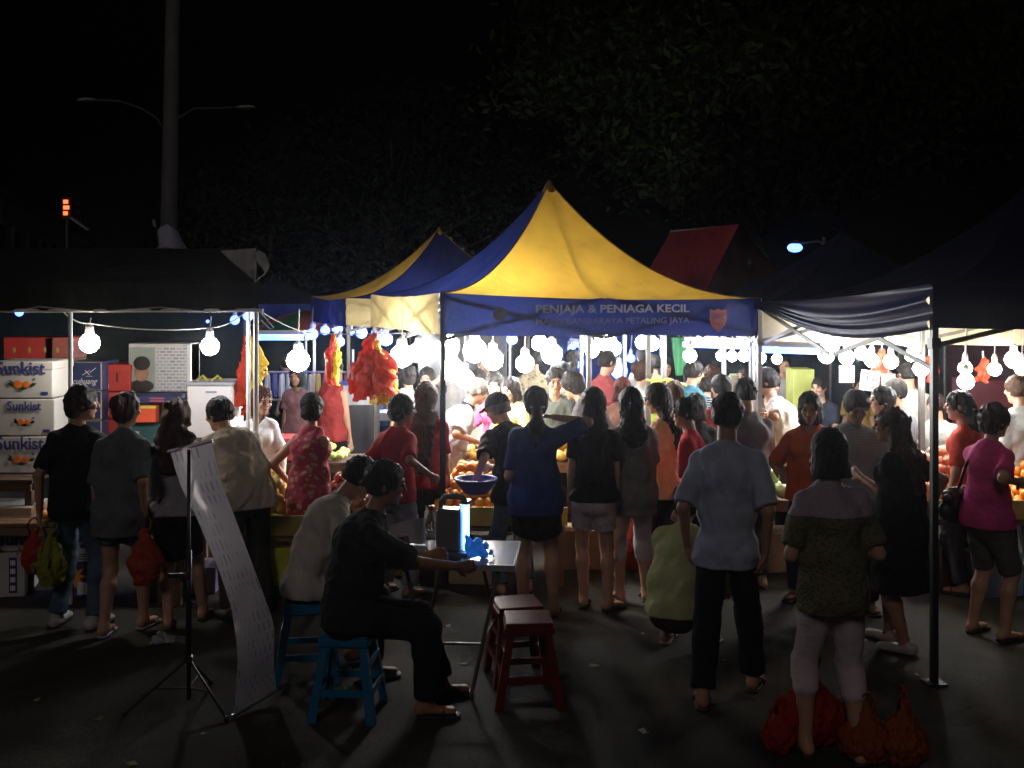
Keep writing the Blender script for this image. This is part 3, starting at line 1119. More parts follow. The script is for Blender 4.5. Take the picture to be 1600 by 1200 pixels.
# ---- far building with a red lit sign
BW = plain((0.20, 0.24, 0.27), 0.8, 0.2, 1.5, 0.3)
a0, a1 = Vector((-15.2, 30, 0)), Vector((-31.5, 81, 0))
dd = (a1 - a0)
Lb = dd.length
root = empty('shophouse_row', a0, math.atan2(dd.y, dd.x), 'dim bluish row of low shophouses at the far end of the street', 'building')
MB().box((Lb / 2, 4, 2.75), (Lb, 8, 5.5)).build('wall', BW, root)
MB().box((Lb / 2, 4, 5.62), (Lb + .4, 8.4, 0.2)).build('roof', plain((0.12, 0.13, 0.14), 0.8), root)
wm = plain((0.05, 0.06, 0.07), 0.2, 0.1)
fm = plain((0.32, 0.34, 0.36), 0.6)
wme = None
for i in range(11):
    for j in range(2):
        x = 2.2 + i * 4.6
        zz = 1.3 + j * 2.5
        if i + j == 0:
            w = MB().box((0, -0.05, 0), (2.1, 0.12, 1.5)).build('window', fm, root, loc=(x, 0, zz))
            pn = MB().box((0, -0.12, 0), (1.9, 0.02, 1.3)).build('pane', wm, w)
            w0, p0 = w, pn
        else:
            w = w0.copy()
            COL.objects.link(w)
            w.location = (x, 0, zz)
            pn = p0.copy()
            COL.objects.link(pn)
            pn.parent = w
root = empty('lit_sign', ((105 - 800) / F * 38, 38, 0), 0, 'small red lit upright sign on a post in front of the far shophouses', 'sign')
MB().bar((0, 0, 0), (0, 0, 4.7), 0.05, 0.05, 8).build('post', DARK_STEEL, root)
MB().box((0, 0, 5.1), (0.3, 0.15, 0.75)).build('sign_case', plain((0.1, 0.02, 0.02), 0.5), root)
m = MB()
for k, w_ in enumerate((0.16, 0.20, 0.15)):
    m.box((0.0 - (.2 - w_) / 2, -0.085, 5.32 - k * 0.2), (w_, 0.02, 0.13))
m.build('lit_panel', emis((1.0, 0.13, 0.03), 3.0), root)
MB().box((0.45, 0, 4.55), (0.75, 0.2, 0.06), tilt=Matrix.Rotation(R(35), 3, 'Y')).build('bracket', plain((0.4, 0.42, 0.44), 0.5), root)

root = empty('blue_street_light', ((1242 - 800) / F * 34, 34, 0), 0, 'glowing blue white street light among the dark branches', 'street lamp')
MB().bar((0.9, 0, 0), (0.9, 0, 3.9), 0.09, 0.06, 10).build('pole', DARK_STEEL, root, True)
MB().tube([(0.9, 0, 3.7), (0.7, 0, 3.78), (0.3, 0, 3.72), (0.0, 0, 3.70)], 0.035, 8).build('arm', DARK_STEEL, root, True)
MB().ball((0, 0, 3.57), 0.24, 16, 10, 1.0, 0.7, 0.6).build('lamp_globe', emis((0.10, 0.26, 1.0), 6.0), root, True)
MB().lathe([(0.2, 0.0), (0.12, 0.08), (0.03, 0.12)], (0, 0, 3.69), 12).build('lamp_cap', DARK_STEEL, root, True)


# ---- trees
def leaf_mat(c, k):
    return plain(c, 0.85, 0.35, 1.3, 0, spec=0.08, key='leaf%d' % k)


def tree(name, label, px, z, top, spread, low, nclump, lm, seed, lsz=0.16, nl=60, dep=0.8):
    rs = random.Random(seed)
    x0 = (px - 800) / F * z
    root = empty(name, (x0, z, 0), 0, label, 'tree', 'trees behind the market')
    t = MB()
    t.tube([(0, 0, 0), (0.08, 0, low * .5), (-0.05, 0.1, low), (0.1, 0, (low + top) / 2), (0, 0, top * .93)], [0.3, 0.24, 0.2, 0.13, 0.04], 10)
    t.build('trunk', plain((0.07, 0.055, 0.04), 0.9, 0.3, 8, 0.5), root, True)
    lb = MB()
    cl = []
    for i in range(nclump):
        a = rs.uniform(0, 2 * PI)
        rr = spread * math.sqrt(rs.random())
        zz = rs.uniform(low, top)
        k = 1 - abs((zz - (low + top) / 2) / ((top - low) / 2)) ** 2.5
        c = Vector((rr * math.cos(a) * (0.35 + .65 * k), rr * dep * math.sin(a) * (0.35 + .65 * k), zz))
        cl.append(c)
        if i % 3 == 0:
            lb.tube([(0, 0, max(low * .8, zz - rr * .6)), (c.x * .5, c.y * .5, zz - rr * .2), c], [0.08, 0.05, 0.015], 5)
    lb.build('limb', plain((0.02, 0.016, 0.012), 0.95, 0.3, 8, 0.5, 0.0, 0.05), root, True)
    n = nclump * nl
    rg = np.random.default_rng(seed)
    cc = np.array([tuple(c) for c in cl])[np.repeat(np.arange(nclump), nl)]
    pos = cc + rg.normal(size=(n, 3)) * np.array([0.42, 0.42, 0.26])
    d1 = rg.normal(size=(n, 3))
    d1 /= np.linalg.norm(d1, axis=1)[:, None]
    d2 = np.cross(d1, rg.normal(size=(n, 3)))
    d2 /= np.linalg.norm(d2, axis=1)[:, None]
    sz = lsz * rg.uniform(.6, 1.3, size=(n, 1))
    a, b_, c, d = pos - d1 * sz, pos + d2 * sz * .4, pos + d1 * sz, pos - d2 * sz * .4
    V = np.stack([a, b_, c, d], 1).reshape(-1, 3)
    Q = np.arange(n * 4).reshape(-1, 4)
    o = vq_object('crown', V, Q, lm, root)
    return root


tree('spreading_tree', 'large dark leafy tree hanging over the market from behind', 1190, 17, 8.2, 3.9, 3.9, 190, leaf_mat((0.016, 0.023, 0.010), 1), 3, 0.085, 210)
tree('leafy_tree', 'dark tree behind the two yellow and blue canopies', 610, 25, 6.6, 3.4, 2.2, 90, leaf_mat((0.007, 0.011, 0.006), 2), 5, 0.11, 110)
tree('leafy_tree', 'dark low tree far behind the black awning', 420, 30, 5.4, 3.2, 1.8, 60, leaf_mat((0.007, 0.011, 0.006), 3), 8, 0.13, 90)
# a small branch lit by a flood lamp that stands on the ground behind the canopies
fl = P(715, 400, 21)
rs = np.random.default_rng(4)
root = empty('young_tree', (fl.x, fl.y, 0), 0, 'young tree with floodlit green leaves between the canopy peaks', 'tree')
MB().tube([(0, 0, 0), (0.04, 0, 1.4), (0.02, 0, fl.z)], [0.05, 0.04, 0.015], 8).build('trunk', plain((0.07, 0.055, 0.04), 0.9, 0.3, 8, 0.5), root, True)
n = 150
pos = np.array([0, 0, fl.z]) + np.column_stack([rs.normal(size=n) * .13, rs.normal(size=n) * .12, rs.normal(size=n) * .1])
pos[:, 2] -= (pos[:, 0]) * 0.7
d1 = rs.normal(size=(n, 3)); d1 /= np.linalg.norm(d1, axis=1)[:, None]
d2 = np.cross(d1, rs.normal(size=(n, 3))); d2 /= np.linalg.norm(d2, axis=1)[:, None]
V = np.stack([pos - d1 * .06, pos + d2 * .03, pos + d1 * .06, pos - d2 * .03], 1).reshape(-1, 3)
vq_object('crown', V, np.arange(n * 4).reshape(-1, 4), leaf_mat((0.12, 0.34, 0.12), 4), root)
root = empty('flood_lamp', (fl.x - .1, fl.y - 1.0, 0), 0, 'small flood lamp pointing up at the young tree', 'lamp')
MB().bar((0, 0, 0), (0, 0, 2.0), 0.03, 0.03, 8).build('stand', DARK_STEEL, root)
MB().box((0, 0, 2.05), (0.2, 0.12, 0.1)).build('housing', DARK_STEEL, root)
MB().box((0, 0.02, 2.103), (0.16, 0.09, 0.006)).build('lens', emis((0.6, 1.0, 0.75), 30.0), root)


# ================================================================== CANOPIES
def gazebo(label, corner, theta, size, eave, apex, panels, valances, vdrop=0.30, frame=DARK_STEEL, legs=(BLACK_STEEL,) * 4, lining=None,
           trans=0.45, name='canopy_tent', group='pop-up canopy tents of the market', skip_legs=(), truss=True, power=2.05, valance_scale=(1, 1, 1, 1), seed=0):
    """corner: ground point of the near left corner; sides are 0 front, 1 right, 2 back, 3 left"""
    root = empty(name, (corner[0], corner[1], 0), theta, label, 'canopy', group)
    s = size
    C4 = [(0, 0), (s, 0), (s, s), (0, s)]
    E = eave if isinstance(eave, (list, tuple)) else [eave] * 4
    ctr = Vector((s / 2, s / 2, 0))
    rs = random.Random(seed)
    for k in range(4):
        A, B = C4[k], C4[(k + 1) % 4]
        ea, eb = E[k], E[(k + 1) % 4]
        ph = rs.uniform(0, 6)

        def fn(u, v, A=A, B=B, ea=ea, eb=eb, ph=ph, off=0.0):
            x = A[0] + (B[0] - A[0]) * u
            y = A[1] + (B[1] - A[1]) * u
            e = ea + (eb - ea) * u - 0.05 * math.sin(PI * u) * 0.6
            X = x + (ctr.x - x) * v
            Y = y + (ctr.y - y) * v
            Z = e + (apex - e) * v ** power
            wr = 0.012 * math.sin(PI * u) * (math.sin(13 * u + ph + 5 * v) + .6 * math.sin(29 * u - 9 * v + ph)) * (1 - v)
            wr -= 0.05 * math.sin(PI * u) * math.sin(PI * min(1, v * 1.2))
            return (X, Y, Z + wr - off)
        if panels[k] is not None:
            MB().grid(lambda u, v: fn(u, v), 36, 28).build('roof_panel', canopy_mat(panels[k], trans), root, True)
            if lining:
                MB().grid(lambda u, v: fn(u, v * .97, off=0.02), 24, 16).build('roof_lining', canopy_mat(lining, 0.15, 'lining'), root, True)
        if valances[k] is not None:
            nx, ny = (B[1] - A[1]) / s, -(B[0] - A[0]) / s

            def vf(u, v, A=A, B=B, ea=ea, eb=eb, ph=ph, nx=nx, ny=ny, k=k):
                x = A[0] + (B[0] - A[0]) * u + nx * 0.008
                y = A[1] + (B[1] - A[1]) * u + ny * 0.008
                e = ea + (eb - ea) * u - 0.05 * math.sin(PI * u) * 0.6
                w = 0.010 * math.sin(17 * u + ph) * v + 0.004 * math.sin(43 * u + 6 * v)
                return (x + nx * w, y + ny * w, e + 0.004 - vdrop * valance_scale[k] * v * (1 + 0.05 * math.sin(7 * u + ph)))
            MB().grid(vf, 40, 8).build('valance', canopy_mat(valances[k], trans), root, True)
    MB().lathe([(0.07, 0), (0.045, 0.06), (0.012, 0.12)], (s / 2, s / 2, apex - 0.10), 12).build('peak_cap', canopy_mat((0.35, 0.2, 0.05) if max(panels[0]) > .5 or max(panels[1]) > .5 else panels[0], 0.2), root, True)
    i_ = 0.03
    for k in range(4):
        if panels[k] is None or lining:
            continue
        A = C4[k]
        pts = []
        for j in range(15):
            v = j / 14
            pts.append((A[0] + (ctr.x - A[0]) * v, A[1] + (ctr.y - A[1]) * v, E[k] + (apex - E[k]) * v ** power + 0.004))
        MB().tube(pts, 0.006, 5).build('ridge_seam', canopy_mat(tuple(x * .5 for x in panels[k]), 0.1), root, True)
        B = C4[(k + 1) % 4]
        mx_, my_ = A[0] * .48 + B[0] * .52, A[1] * .48 + B[1] * .52
        em_ = (E[k] + E[(k + 1) % 4]) / 2 - .03
        pts = [(mx_ + (ctr.x - mx_) * (v * .95), my_ + (ctr.y - my_) * (v * .95), em_ + (apex - em_) * (v * .95) ** power - 0.10) for v in [j / 12 for j in range(13)]]
        MB().tube(pts, 0.016, 5).build('strap', DARK_STEEL, root, True)  # added under the cloth to throw a dark rafter line onto the roof
    for k in range(4):
        if k in skip_legs:
            continue
        x, y = C4[k]
        x += i_ if x == 0 else -i_
        y += i_ if y == 0 else -i_
        lg = MB().box((x, y, E[k] / 2 + 0.0), (0.036, 0.036, E[k] - .02)).build('leg', legs[k], root)
        MB().box((x, y, 0.008), (0.11, 0.11, 0.012)).build('foot_plate', legs[k], lg)
        MB().box((x, y, E[k] - 0.34), (0.055, 0.055, 0.06)).build('slider', legs[k], lg)
    if truss:
        hub = Vector((s / 2, s / 2, E[0] + 0.02))
        for k in range(4):
            A, B = Vector((*C4[k], 0)), Vector((*C4[(k + 1) % 4], 0))
            for q in (0, 1):
                a = A.lerp(B, .01 + q * .49)
                b = A.lerp(B, .01 + (q + 1) * .49 - .01)
                inn = (ctr - A.lerp(B, .5)).normalized() * 0.035
                zt, zb = E[k] - 0.05, E[k] - 0.36
                MB().sbar(a + inn + Vector((0, 0, zt)), b + inn + Vector((0, 0, zb)), 0.014, 0.028).build('truss_bar', frame, root)
                MB().sbar(a + inn * 1.6 + Vector((0, 0, zb)), b + inn * 1.6 + Vector((0, 0, zt)), 0.014, 0.028).build('truss_bar', frame, root)
            m_ = A.lerp(B, .5) + (ctr - A.lerp(B, .5)).normalized() * .05
            MB().sbar(m_ + Vector((0, 0, E[k] - .06)), hub + Vector((0, 0, -.3)), 0.014, 0.028).build('truss_bar', frame, root)
            MB().sbar(m_ + Vector((0, 0, E[k] - .36)), hub, 0.014, 0.028).build('truss_bar', frame, root)
        MB().bar(hub - Vector((0, 0, .34)), Vector((s / 2, s / 2, apex - .08)), 0.02, 0.02, 8).build('centre_pole', frame, root)
    return root


YEL = (0.60, 0.36, 0.045)
YELP = (0.66, 0.52, 0.22)
BLU = (0.011, 0.019, 0.105)
TH = R(18)
main = gazebo('yellow and blue canopy with lettering on its front valance, highest of the two peaks', (-0.55, 8.3), TH, 2.78, [2.24, 2.19, 2.2, 2.215], 3.26,
              [YEL, YEL, BLU, BLU], [BLU, YELP, BLU, YELP], 0.30, legs=(BLACK_STEEL, STEEL, STEEL, DARK_STEEL), seed=1, trans=0.34)
# lettering and crest on the front valance
LET = plain((0.75, 0.75, 0.8), 0.6, 0.05, key='print_grey')
text_part('PENJAJA & PENIAGA KECIL', 0.088, LET, main, (1.42, -0.05, 2.085), bold=0.0022, width=1.33, ext=0.0006)
text_part('MAJLIS BANDARAYA PETALING JAYA', 0.068, plain((0.34, 0.36, 0.48), 0.6, 0.05, key='print_dim'), main, (1.42, -0.05, 1.995), bold=0.0008, width=1.33, ext=0.0006)
sh = MB()
pts = [(-.075, .085), (-.03, .075), (0, .09), (.03, .075), (.075, .085), (.078, 0), (.06, -.05), (0, -.105), (-.06, -.05), (-.078, 0)]
sh.add([(x, 0, z) for x, z in pts] + [(x, -.004, z) for x, z in pts], [tuple(range(9, -1, -1)), tuple(range(10, 20))] + [(i, (i + 1) % 10, 10 + (i + 1) % 10, 10 + i) for i in range(10)])
sh.build('crest', plain((0.36, 0.09, 0.07), 0.6, 0.3, 30), main, loc=(2.36, -0.030, 2.02))
st = MB().sbar((-.05, -.006, .045), (.05, -.006, .0), .006, .014).sbar((-.05, -.006, .01), (.05, -.006, .04), .006, .012).sbar((-.03, -.006, -.03), (.03, -.006, -.045), .006, .01)
st.build('crest_marking', plain((0.12, 0.08, 0.2), 0.6), main, loc=(2.36, -0.030, 2.02))
em = MB().lathe([(0.055, 0), (0.055, 0.004), (0.0001, 0.005)], (0, 0, 0), 18)
em.v = [(x, -z, y) for x, y, z in em.v]
em.build('round_emblem', plain((0.10, 0.09, 0.13), 0.6, 0.4, 40), main, loc=(0.47, -0.028, 2.08))

second = gazebo('yellow and blue canopy behind and left of the lettered one, with the lower peak', (-1.80, 11.8), TH, 2.78, 2.17, 3.02,
                [BLU, YEL, YEL, YEL], [YELP, BLU, YELP, BLU], 0.30, legs=(DARK_STEEL, STEEL, STEEL, STEEL), seed=2)
NAVY = (0.006, 0.010, 0.045)
CREAM = (0.33, 0.29, 0.20)
third = gazebo('dark navy canopy with shiny swagged valance beside the tall black post', (2.40, 6.22), R(7), 2.95, [2.30, 2.28, 2.2, 2.17], 2.98,
               [NAVY, NAVY, NAVY, NAVY], [NAVY, NAVY, None, None], 0.24, legs=(BLACK_STEEL, STEEL, DARK_STEEL, STEEL), lining=CREAM, trans=0.02, frame=DARK_STEEL, seed=3)
# swagged side valance of the dark canopy: folds gathered at the near post
SHINY = plain((0.004, 0.010, 0.07), 0.45, 0.2, 5, 0.2, 0, 0.14, key='shiny_navy')
sg = MB()


def swag(u, v):
    y = u * 2.95
    e = 2.30 + (2.17 - 2.30) * u
    drop = (0.06 + 0.20 * (1 - u) ** 1.2 + 0.03 * math.sin(PI * u))
    low = 0.10 * math.sin(PI * min(1, u * 1.15)) ** 1.0
    z = e - 0.03 * math.sin(PI * u) - low * .8 * min(1.0, v * 3) - drop * v
    f = 0.020 * math.sin(v * 13 + 2.2 * u) * max(0.0, 1 - u * 1.25) + .004 * math.sin(v * 31 + 5 * u)
    return (-0.012 + f, y, z)


sg.grid(swag, 44, 26)
sg.build('valance', SHINY, third, True)
gazebo('dark canopy with cream underside behind the navy one', (2.03, 9.3), R(7), 2.95, 2.14, 2.85, [NAVY] * 4, [CREAM, None, None, None], 0.34,
       legs=(STEEL, STEEL, DARK_STEEL, STEEL), lining=CREAM, trans=0.02, frame=STEEL, seed=4)
gazebo('dark canopy with cream underside at the far end of the stalls', (1.7, 12.5), R(7), 2.95, 2.1, 2.85, [NAVY] * 4, [None] * 4, 0.2,
       legs=(DARK_STEEL,) * 4, lining=CREAM, trans=0.02, frame=STEEL, seed=5)
gazebo('dark canopy with cream underside beside the navy one, cut by the picture edge', (5.0, 9.7), R(7), 2.95, 2.15, 2.85, [NAVY] * 4, [CREAM, None, None, None], 0.34,
       legs=(STEEL,) * 4, lining=CREAM, trans=0.02, frame=STEEL, seed=6)
# blue canopies beyond, lit from inside
BLU2 = (0.03, 0.07, 0.32)
gazebo('small blue canopy far behind the lettered canopy', (0.2, 15.2), R(5), 2.6, 2.1, 2.75, [BLU2] * 4, [BLU2] * 4, 0.2, lining=None, trans=0.4, seed=7, frame=STEEL)
gazebo('small blue canopy far behind, left of the second peak', (-5.0, 15.5), R(5), 2.9, 2.08, 2.42, [NAVY] * 4, [BLU2] * 4, 0.2, trans=0.1, seed=8, frame=STEEL)

# ---- red tarpaulin tent
root = empty('tarpaulin_tent', (P(1100, 452, 13.5).x, 13.5, 0), 0, 'dark red tarpaulin with a high ridge right of the yellow peak', 'tarpaulin')
o0 = root.location


def quadsheet(a, b, c, d, nu=20, nv=16, sag=0.06):
    def fn(u, v):
        p = (a.lerp(b, u)).lerp(d.lerp(c, u), v) - o0
        w = sag * math.sin(PI * u) * math.sin(PI * v)
        w2 = 0.012 * math.sin(14 * (u + v * .6)) * math.sin(PI * v)
        return (p.x, p.y + w2, p.z - w - w2)
    return MB().grid(fn, nu, nv)


Lr, Rr = P(1048, 361, 14.6), P(1155, 350, 13.0)
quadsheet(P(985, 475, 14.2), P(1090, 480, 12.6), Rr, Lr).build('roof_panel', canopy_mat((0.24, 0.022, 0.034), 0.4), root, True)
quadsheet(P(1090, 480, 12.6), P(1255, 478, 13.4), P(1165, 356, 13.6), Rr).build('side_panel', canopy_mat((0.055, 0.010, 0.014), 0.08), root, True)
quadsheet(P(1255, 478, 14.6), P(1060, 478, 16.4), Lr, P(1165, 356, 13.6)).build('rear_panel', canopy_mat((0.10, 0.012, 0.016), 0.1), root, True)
MB().bar(Lr - o0, Rr - o0 + Vector((0.0, 0.03, -0.02)), 0.014, 0.014, 8).build('ridge_pole', DARK_STEEL, root)
for q in (P(1070, 452, 15.2),):
    q.z = 2.6
    MB().bar(Vector((q.x, q.y, 0)) - o0, q - o0 - Vector((0, 0, .02)), 0.022, 0.022, 8).build('post', DARK_STEEL, root)

# ---- black awning on the left
root = empty('black_awning', (-2.9, 7.8, 0), 0, 'long black tarpaulin awning over the orange boxes', 'awning')
o0 = root.location
BLK = canopy_mat((0.013, 0.014, 0.013), 0.03, 'awning')
xl, xr = P(-150, 452, 7.7).x, P(404, 452, 7.7).x


def aw(u, v):
    x = xl + (xr - xl) * u
    z = 2.32 + 0.29 * v + 0.012 * math.sin(9 * u + 4 * v) * math.sin(PI * v)
    return (x - .32 * v * u - o0.x, 7.72 + 1.35 * v - o0.y, z - .03 * math.sin(PI * v))


MB().grid(aw, 40, 12).build('roof_sheet', BLK, root, True)
MB().grid(lambda u, v: (aw(u, 1)[0] - .34 * v * u, aw(u, 1)[1] + 1.4 * v, aw(u, 1)[2] - .4 * v), 20, 6).build('roof_sheet', BLK, root, True)
MB().grid(lambda u, v: (xl + (xr - xl) * u - o0.x, 7.70 - o0.y + 0.012 * math.sin(u * 60) * v + .008 * math.sin(21 * u), 2.325 - 0.205 * v), 60, 5).build('fascia', BLK, root, True)
MB().bar((xl - o0.x, -.09, 2.118), (xr - o0.x + .03, -.09, 2.122), 0.013, 0.013, 8).build('front_pipe', WHITE_STEEL, root)
GREY_TARP = canopy_mat((0.16, 0.155, 0.15), 0.15, 'awningflap')
fp = MB()
A_, B_, C_ = P(345, 392, 7.95) - o0, P(402, 388, 7.75) - o0, P(400, 441, 7.68) - o0


def flap(u, v):
    p = A_.lerp(B_, u).lerp(C_, v)
    return (p.x, p.y - .02 - .02 * math.sin(8 * u + 5 * v), p.z)


fp.grid(flap, 8, 8)
fp.build('corner_flap', GREY_TARP, root, True)
tw = MB()
cpts = [P(402, 390, 7.7), P(414, 396, 7.66), P(421, 412, 7.62), P(414, 430, 7.62), P(402, 436, 7.68)]
tw.grid(lambda u, v: tuple((cpts[min(3, int(u * 4))].lerp(cpts[min(3, int(u * 4)) + 1], u * 4 - min(3, int(u * 4))) - o0) + Vector((-.03 * v, .05 * v, -.05 * v * (1 + math.sin(u * 6))))), 16, 4)
tw.build('end_flap', GREY_TARP, root, True)
for px_, z_ in ((110, 7.85), (388, 8.4)):
    q = P(px_, 480, z_) - o0
    MB().bar((q.x, q.y, 0), (q.x, q.y, 2.14 if z_ < 8 else 2.2), 0.016, 0.016, 10).build('post', WHITE_STEEL, root)
q = P(400, 480, 8.1) - o0
MB().bar((q.x, q.y, 0), (q.x, q.y, 2.2), 0.02, 0.02, 10).build('post', WHITE_STEEL, root)


# ---- strings and wires
def wire(label, pts, r=0.005, mat=CORD_MAT, sag=0.0, n=14):
    P0 = [Vector(p) for p in pts]
    out = []
    for a, b in zip(P0[:-1], P0[1:]):
        for i in range(n):
            t = i / n
            p = a.lerp(b, t)
            p.z -= sag * 4 * t * (1 - t)
            out.append(p)
    out.append(P0[-1])
    o = MB().tube(out, r, 5).build('wire', mat, None, True)
    return tag(o, label, 'wire')


wire('pale wire sagging between the two bulbs under the black awning', [P(96, 484, 7.9), P(140, 505, 8.0), P(328, 512, 8.2), P(384, 487, 8.3)], sag=0.03)
wire('cord running from the awning corner down to the second canopy', [P(404, 484, 7.9), P(480, 520, 8.8), P(690, 516, 9.0)], 0.004, sag=0.02)
wire('looped cord dangling from the corner of the black awning', [P(404, 484, 7.9), P(416, 498, 7.9), P(428, 512, 7.9), P(422, 514, 7.9), P(408, 500, 7.9)], 0.004)
wire('loose cord lying along the bottom edge of the black awning', [P(20, 487, 7.66), P(60, 479, 7.66), P(150, 487, 7.66), P(250, 480, 7.66), P(330, 487, 7.66), P(400, 482, 7.66)], 0.004)


# ================================================================== LAMPS
bulb_root = None


def bulb(px, py, z, r=0.07, mat=BULB_LIGHT, label='round white bulb', hang=0.42):
    p = P(px, py, z)
    key = (round(r, 3), mat.name)
    if mat is BULB_LIGHT:
        mat = BULB_KINDS[int(px * 7 + py) % 3]
        hang *= 0.7 + 0.1 * (int(px) % 7)
    hang = max(0.05, min(hang, 2.10 - p.z - r))
    key = (round(r, 3), mat.name)
    root = empty('hanging_bulb', p, 0, label, 'light bulb', 'bare bulbs hanging over the stalls')
    if key not in bulb.cache:
        bm = bmesh.new()
        bmesh.ops.create_icosphere(bm, subdivisions=2, radius=r)  # globe enlarged, its shape takes in the bloom around the bulb
        me = bpy.data.meshes.new('globe')
        bm.to_mesh(me)
        bm.free()
        me.polygons.foreach_set('use_smooth', [True] * len(me.polygons))
        me.materials.append(mat)
        bulb.cache[key] = me
        so = MB().lathe([(r * .45, 0), (r * .4, 0.05), (0.012, 0.075)], (0, 0, r * .93), 10)
        sm = bpy.data.meshes.new('socket')
        sm.from_pydata(so.v, [], so.f)
        sm.materials.append(BULB_SOCKET)
        bulb.cache[(key, 's')] = sm
    o = bpy.data.objects.new('globe', bulb.cache[key])
    COL.objects.link(o)
    o.parent = root
    o = bpy.data.objects.new('socket', bulb.cache[(key, 's')])
    COL.objects.link(o)
    o.parent = root
    MB().bar((0, 0, r * .93 + 0.07), (0.01, 0, r + hang), 0.004, 0.004, 5).build('cord', CORD_MAT, root)
    return root


bulb.cache = {}
bulb(140, 536, 8.1, 0.075, label='round white bulb hanging left, in front of the red and navy boxes', hang=0.16)
bulb(328, 541, 8.2, 0.07, label='round white bulb hanging between the posters and the bag bundle', hang=0.12)
bulb(466, 563, 9.4, 0.10, label='bright white bulb behind the short haired woman in the pink dress')
for px_, py_, z_, r_, lb_ in ((628, 556, 9.3, .10, 'glaring bulb nearest to the yellow side valance'), (655, 550, 12.9, .125, 'glaring bulb just left of the black tent post'),
                              (700, 541, 9.2, .10, 'glaring bulb just right of the black tent post'), (706, 577, 9.9, .11, 'low glaring bulb over the head of the man in the striped polo'),
                              (742, 548, 9.0, .10, 'glaring bulb above the pink blouse woman'), (726, 592, 10.2, .09, 'lowest bulb of the glaring cluster'),
                              (770, 562, 9.6, .095, 'glaring bulb at the right end of the cluster'), (820, 568, 10.0, .085, 'bulb behind the woman in yellow'),
                              (862, 553, 10.3, .10, 'bulb above the man in the dark green shirt'), (843, 536, 10.8, .08, 'bulb under the lettering, left of its end')):
    bulb(px_, py_, z_, r_, label=lb_)
for px_, py_, z_, r_, lb_ in ((945, 532, 12.5, .12, 'big bulb below the middle of the lettering'), (958, 544, 13.2, .10, 'bulb beside the biggest one below the lettering'),
                              (1003, 535, 12.2, .075, 'left bulb of the close pair below the lettering'), (1019, 537, 12.0, .08, 'second bulb of the close pair below the lettering'),
                              (925, 548, 14, .09, 'distant bulb among the blue lights')):
    bulb(px_, py_, z_, r_, COOL_BULB if z_ > 13 else BULB_LIGHT, lb_, 0.3)
RB = [(1078, 556, 9.6, .06, 'round bulb under the blue tube, left of the row'), (1127, 556, 10.6, .05, 'first bulb of the tight row under the blue tube'),
      (1144, 557, 10.5, .05, 'middle bulb of the tight row under the blue tube'), (1162, 556, 10.3, .055, 'bulb left of the thin grey post'),
      (1186, 559, 9.7, .06, 'bulb right of the thin grey post'), (1214, 561, 9.7, .045, 'small bulb above the man in black'),
      (1302, 540, 9.1, .05, 'highest bulb at the end of the blue tube'), (1291, 556, 9.2, .065, 'bulb above the bending vendor'),
      (1323, 558, 9.2, .065, 'bulb above the first price card'), (1346, 552, 9.8, .06, 'bulb above the middle price card'),
      (1362, 563, 9.4, .06, 'bulb right above the middle price card'), (1392, 565, 9.0, .06, 'bulb in front of the orange red bag'),
      (1424, 555, 9.3, .055, 'tilted bulb left of the red sheet'), (1434, 549, 9.2, .045, 'small bulb touching the tilted one'),
      (1439, 576, 8.7, .062, 'bulb above the white shirted man'), (1508, 575, 8.8, .055, 'upper bulb right of the black post'),
      (1509, 596, 8.3, .062, 'lower bulb right of the black post'), (1554, 577, 9.0, .055, 'bulb before the hanging red bag at the right edge'),
      (1584, 562, 9.4, .075, 'big bulb at the right picture edge'), (1597, 576, 9.2, .06, 'bulb cut by the right picture edge')]
for px_, py_, z_, r_, lb_ in RB:
    bulb(px_, py_, z_, r_, label=lb_)


def tube_light(label, a, b, r=0.03, mat=TUBE):
    mid = (a + b) / 2
    root = empty('tube_light', mid, 0, label, 'light tube')
    MB().bar(a - mid, b - mid, r, r, 10).build('tube', mat, root, True)
    MB().sbar(a - mid + Vector((0, 0, r + .025)), b - mid + Vector((0, 0, r + .025)), .07, .04).build('batten', WHITE_STEEL, root)
    d = (b - a).normalized() * .03
    MB().bar(a - mid - d, a - mid, r * 1.1, r * 1.1, 8).build('end_cap', WHITE_STEEL, root)
    MB().bar(b - mid, b - mid + d, r * 1.1, r * 1.1, 8).build('end_cap', WHITE_STEEL, root)
    return root


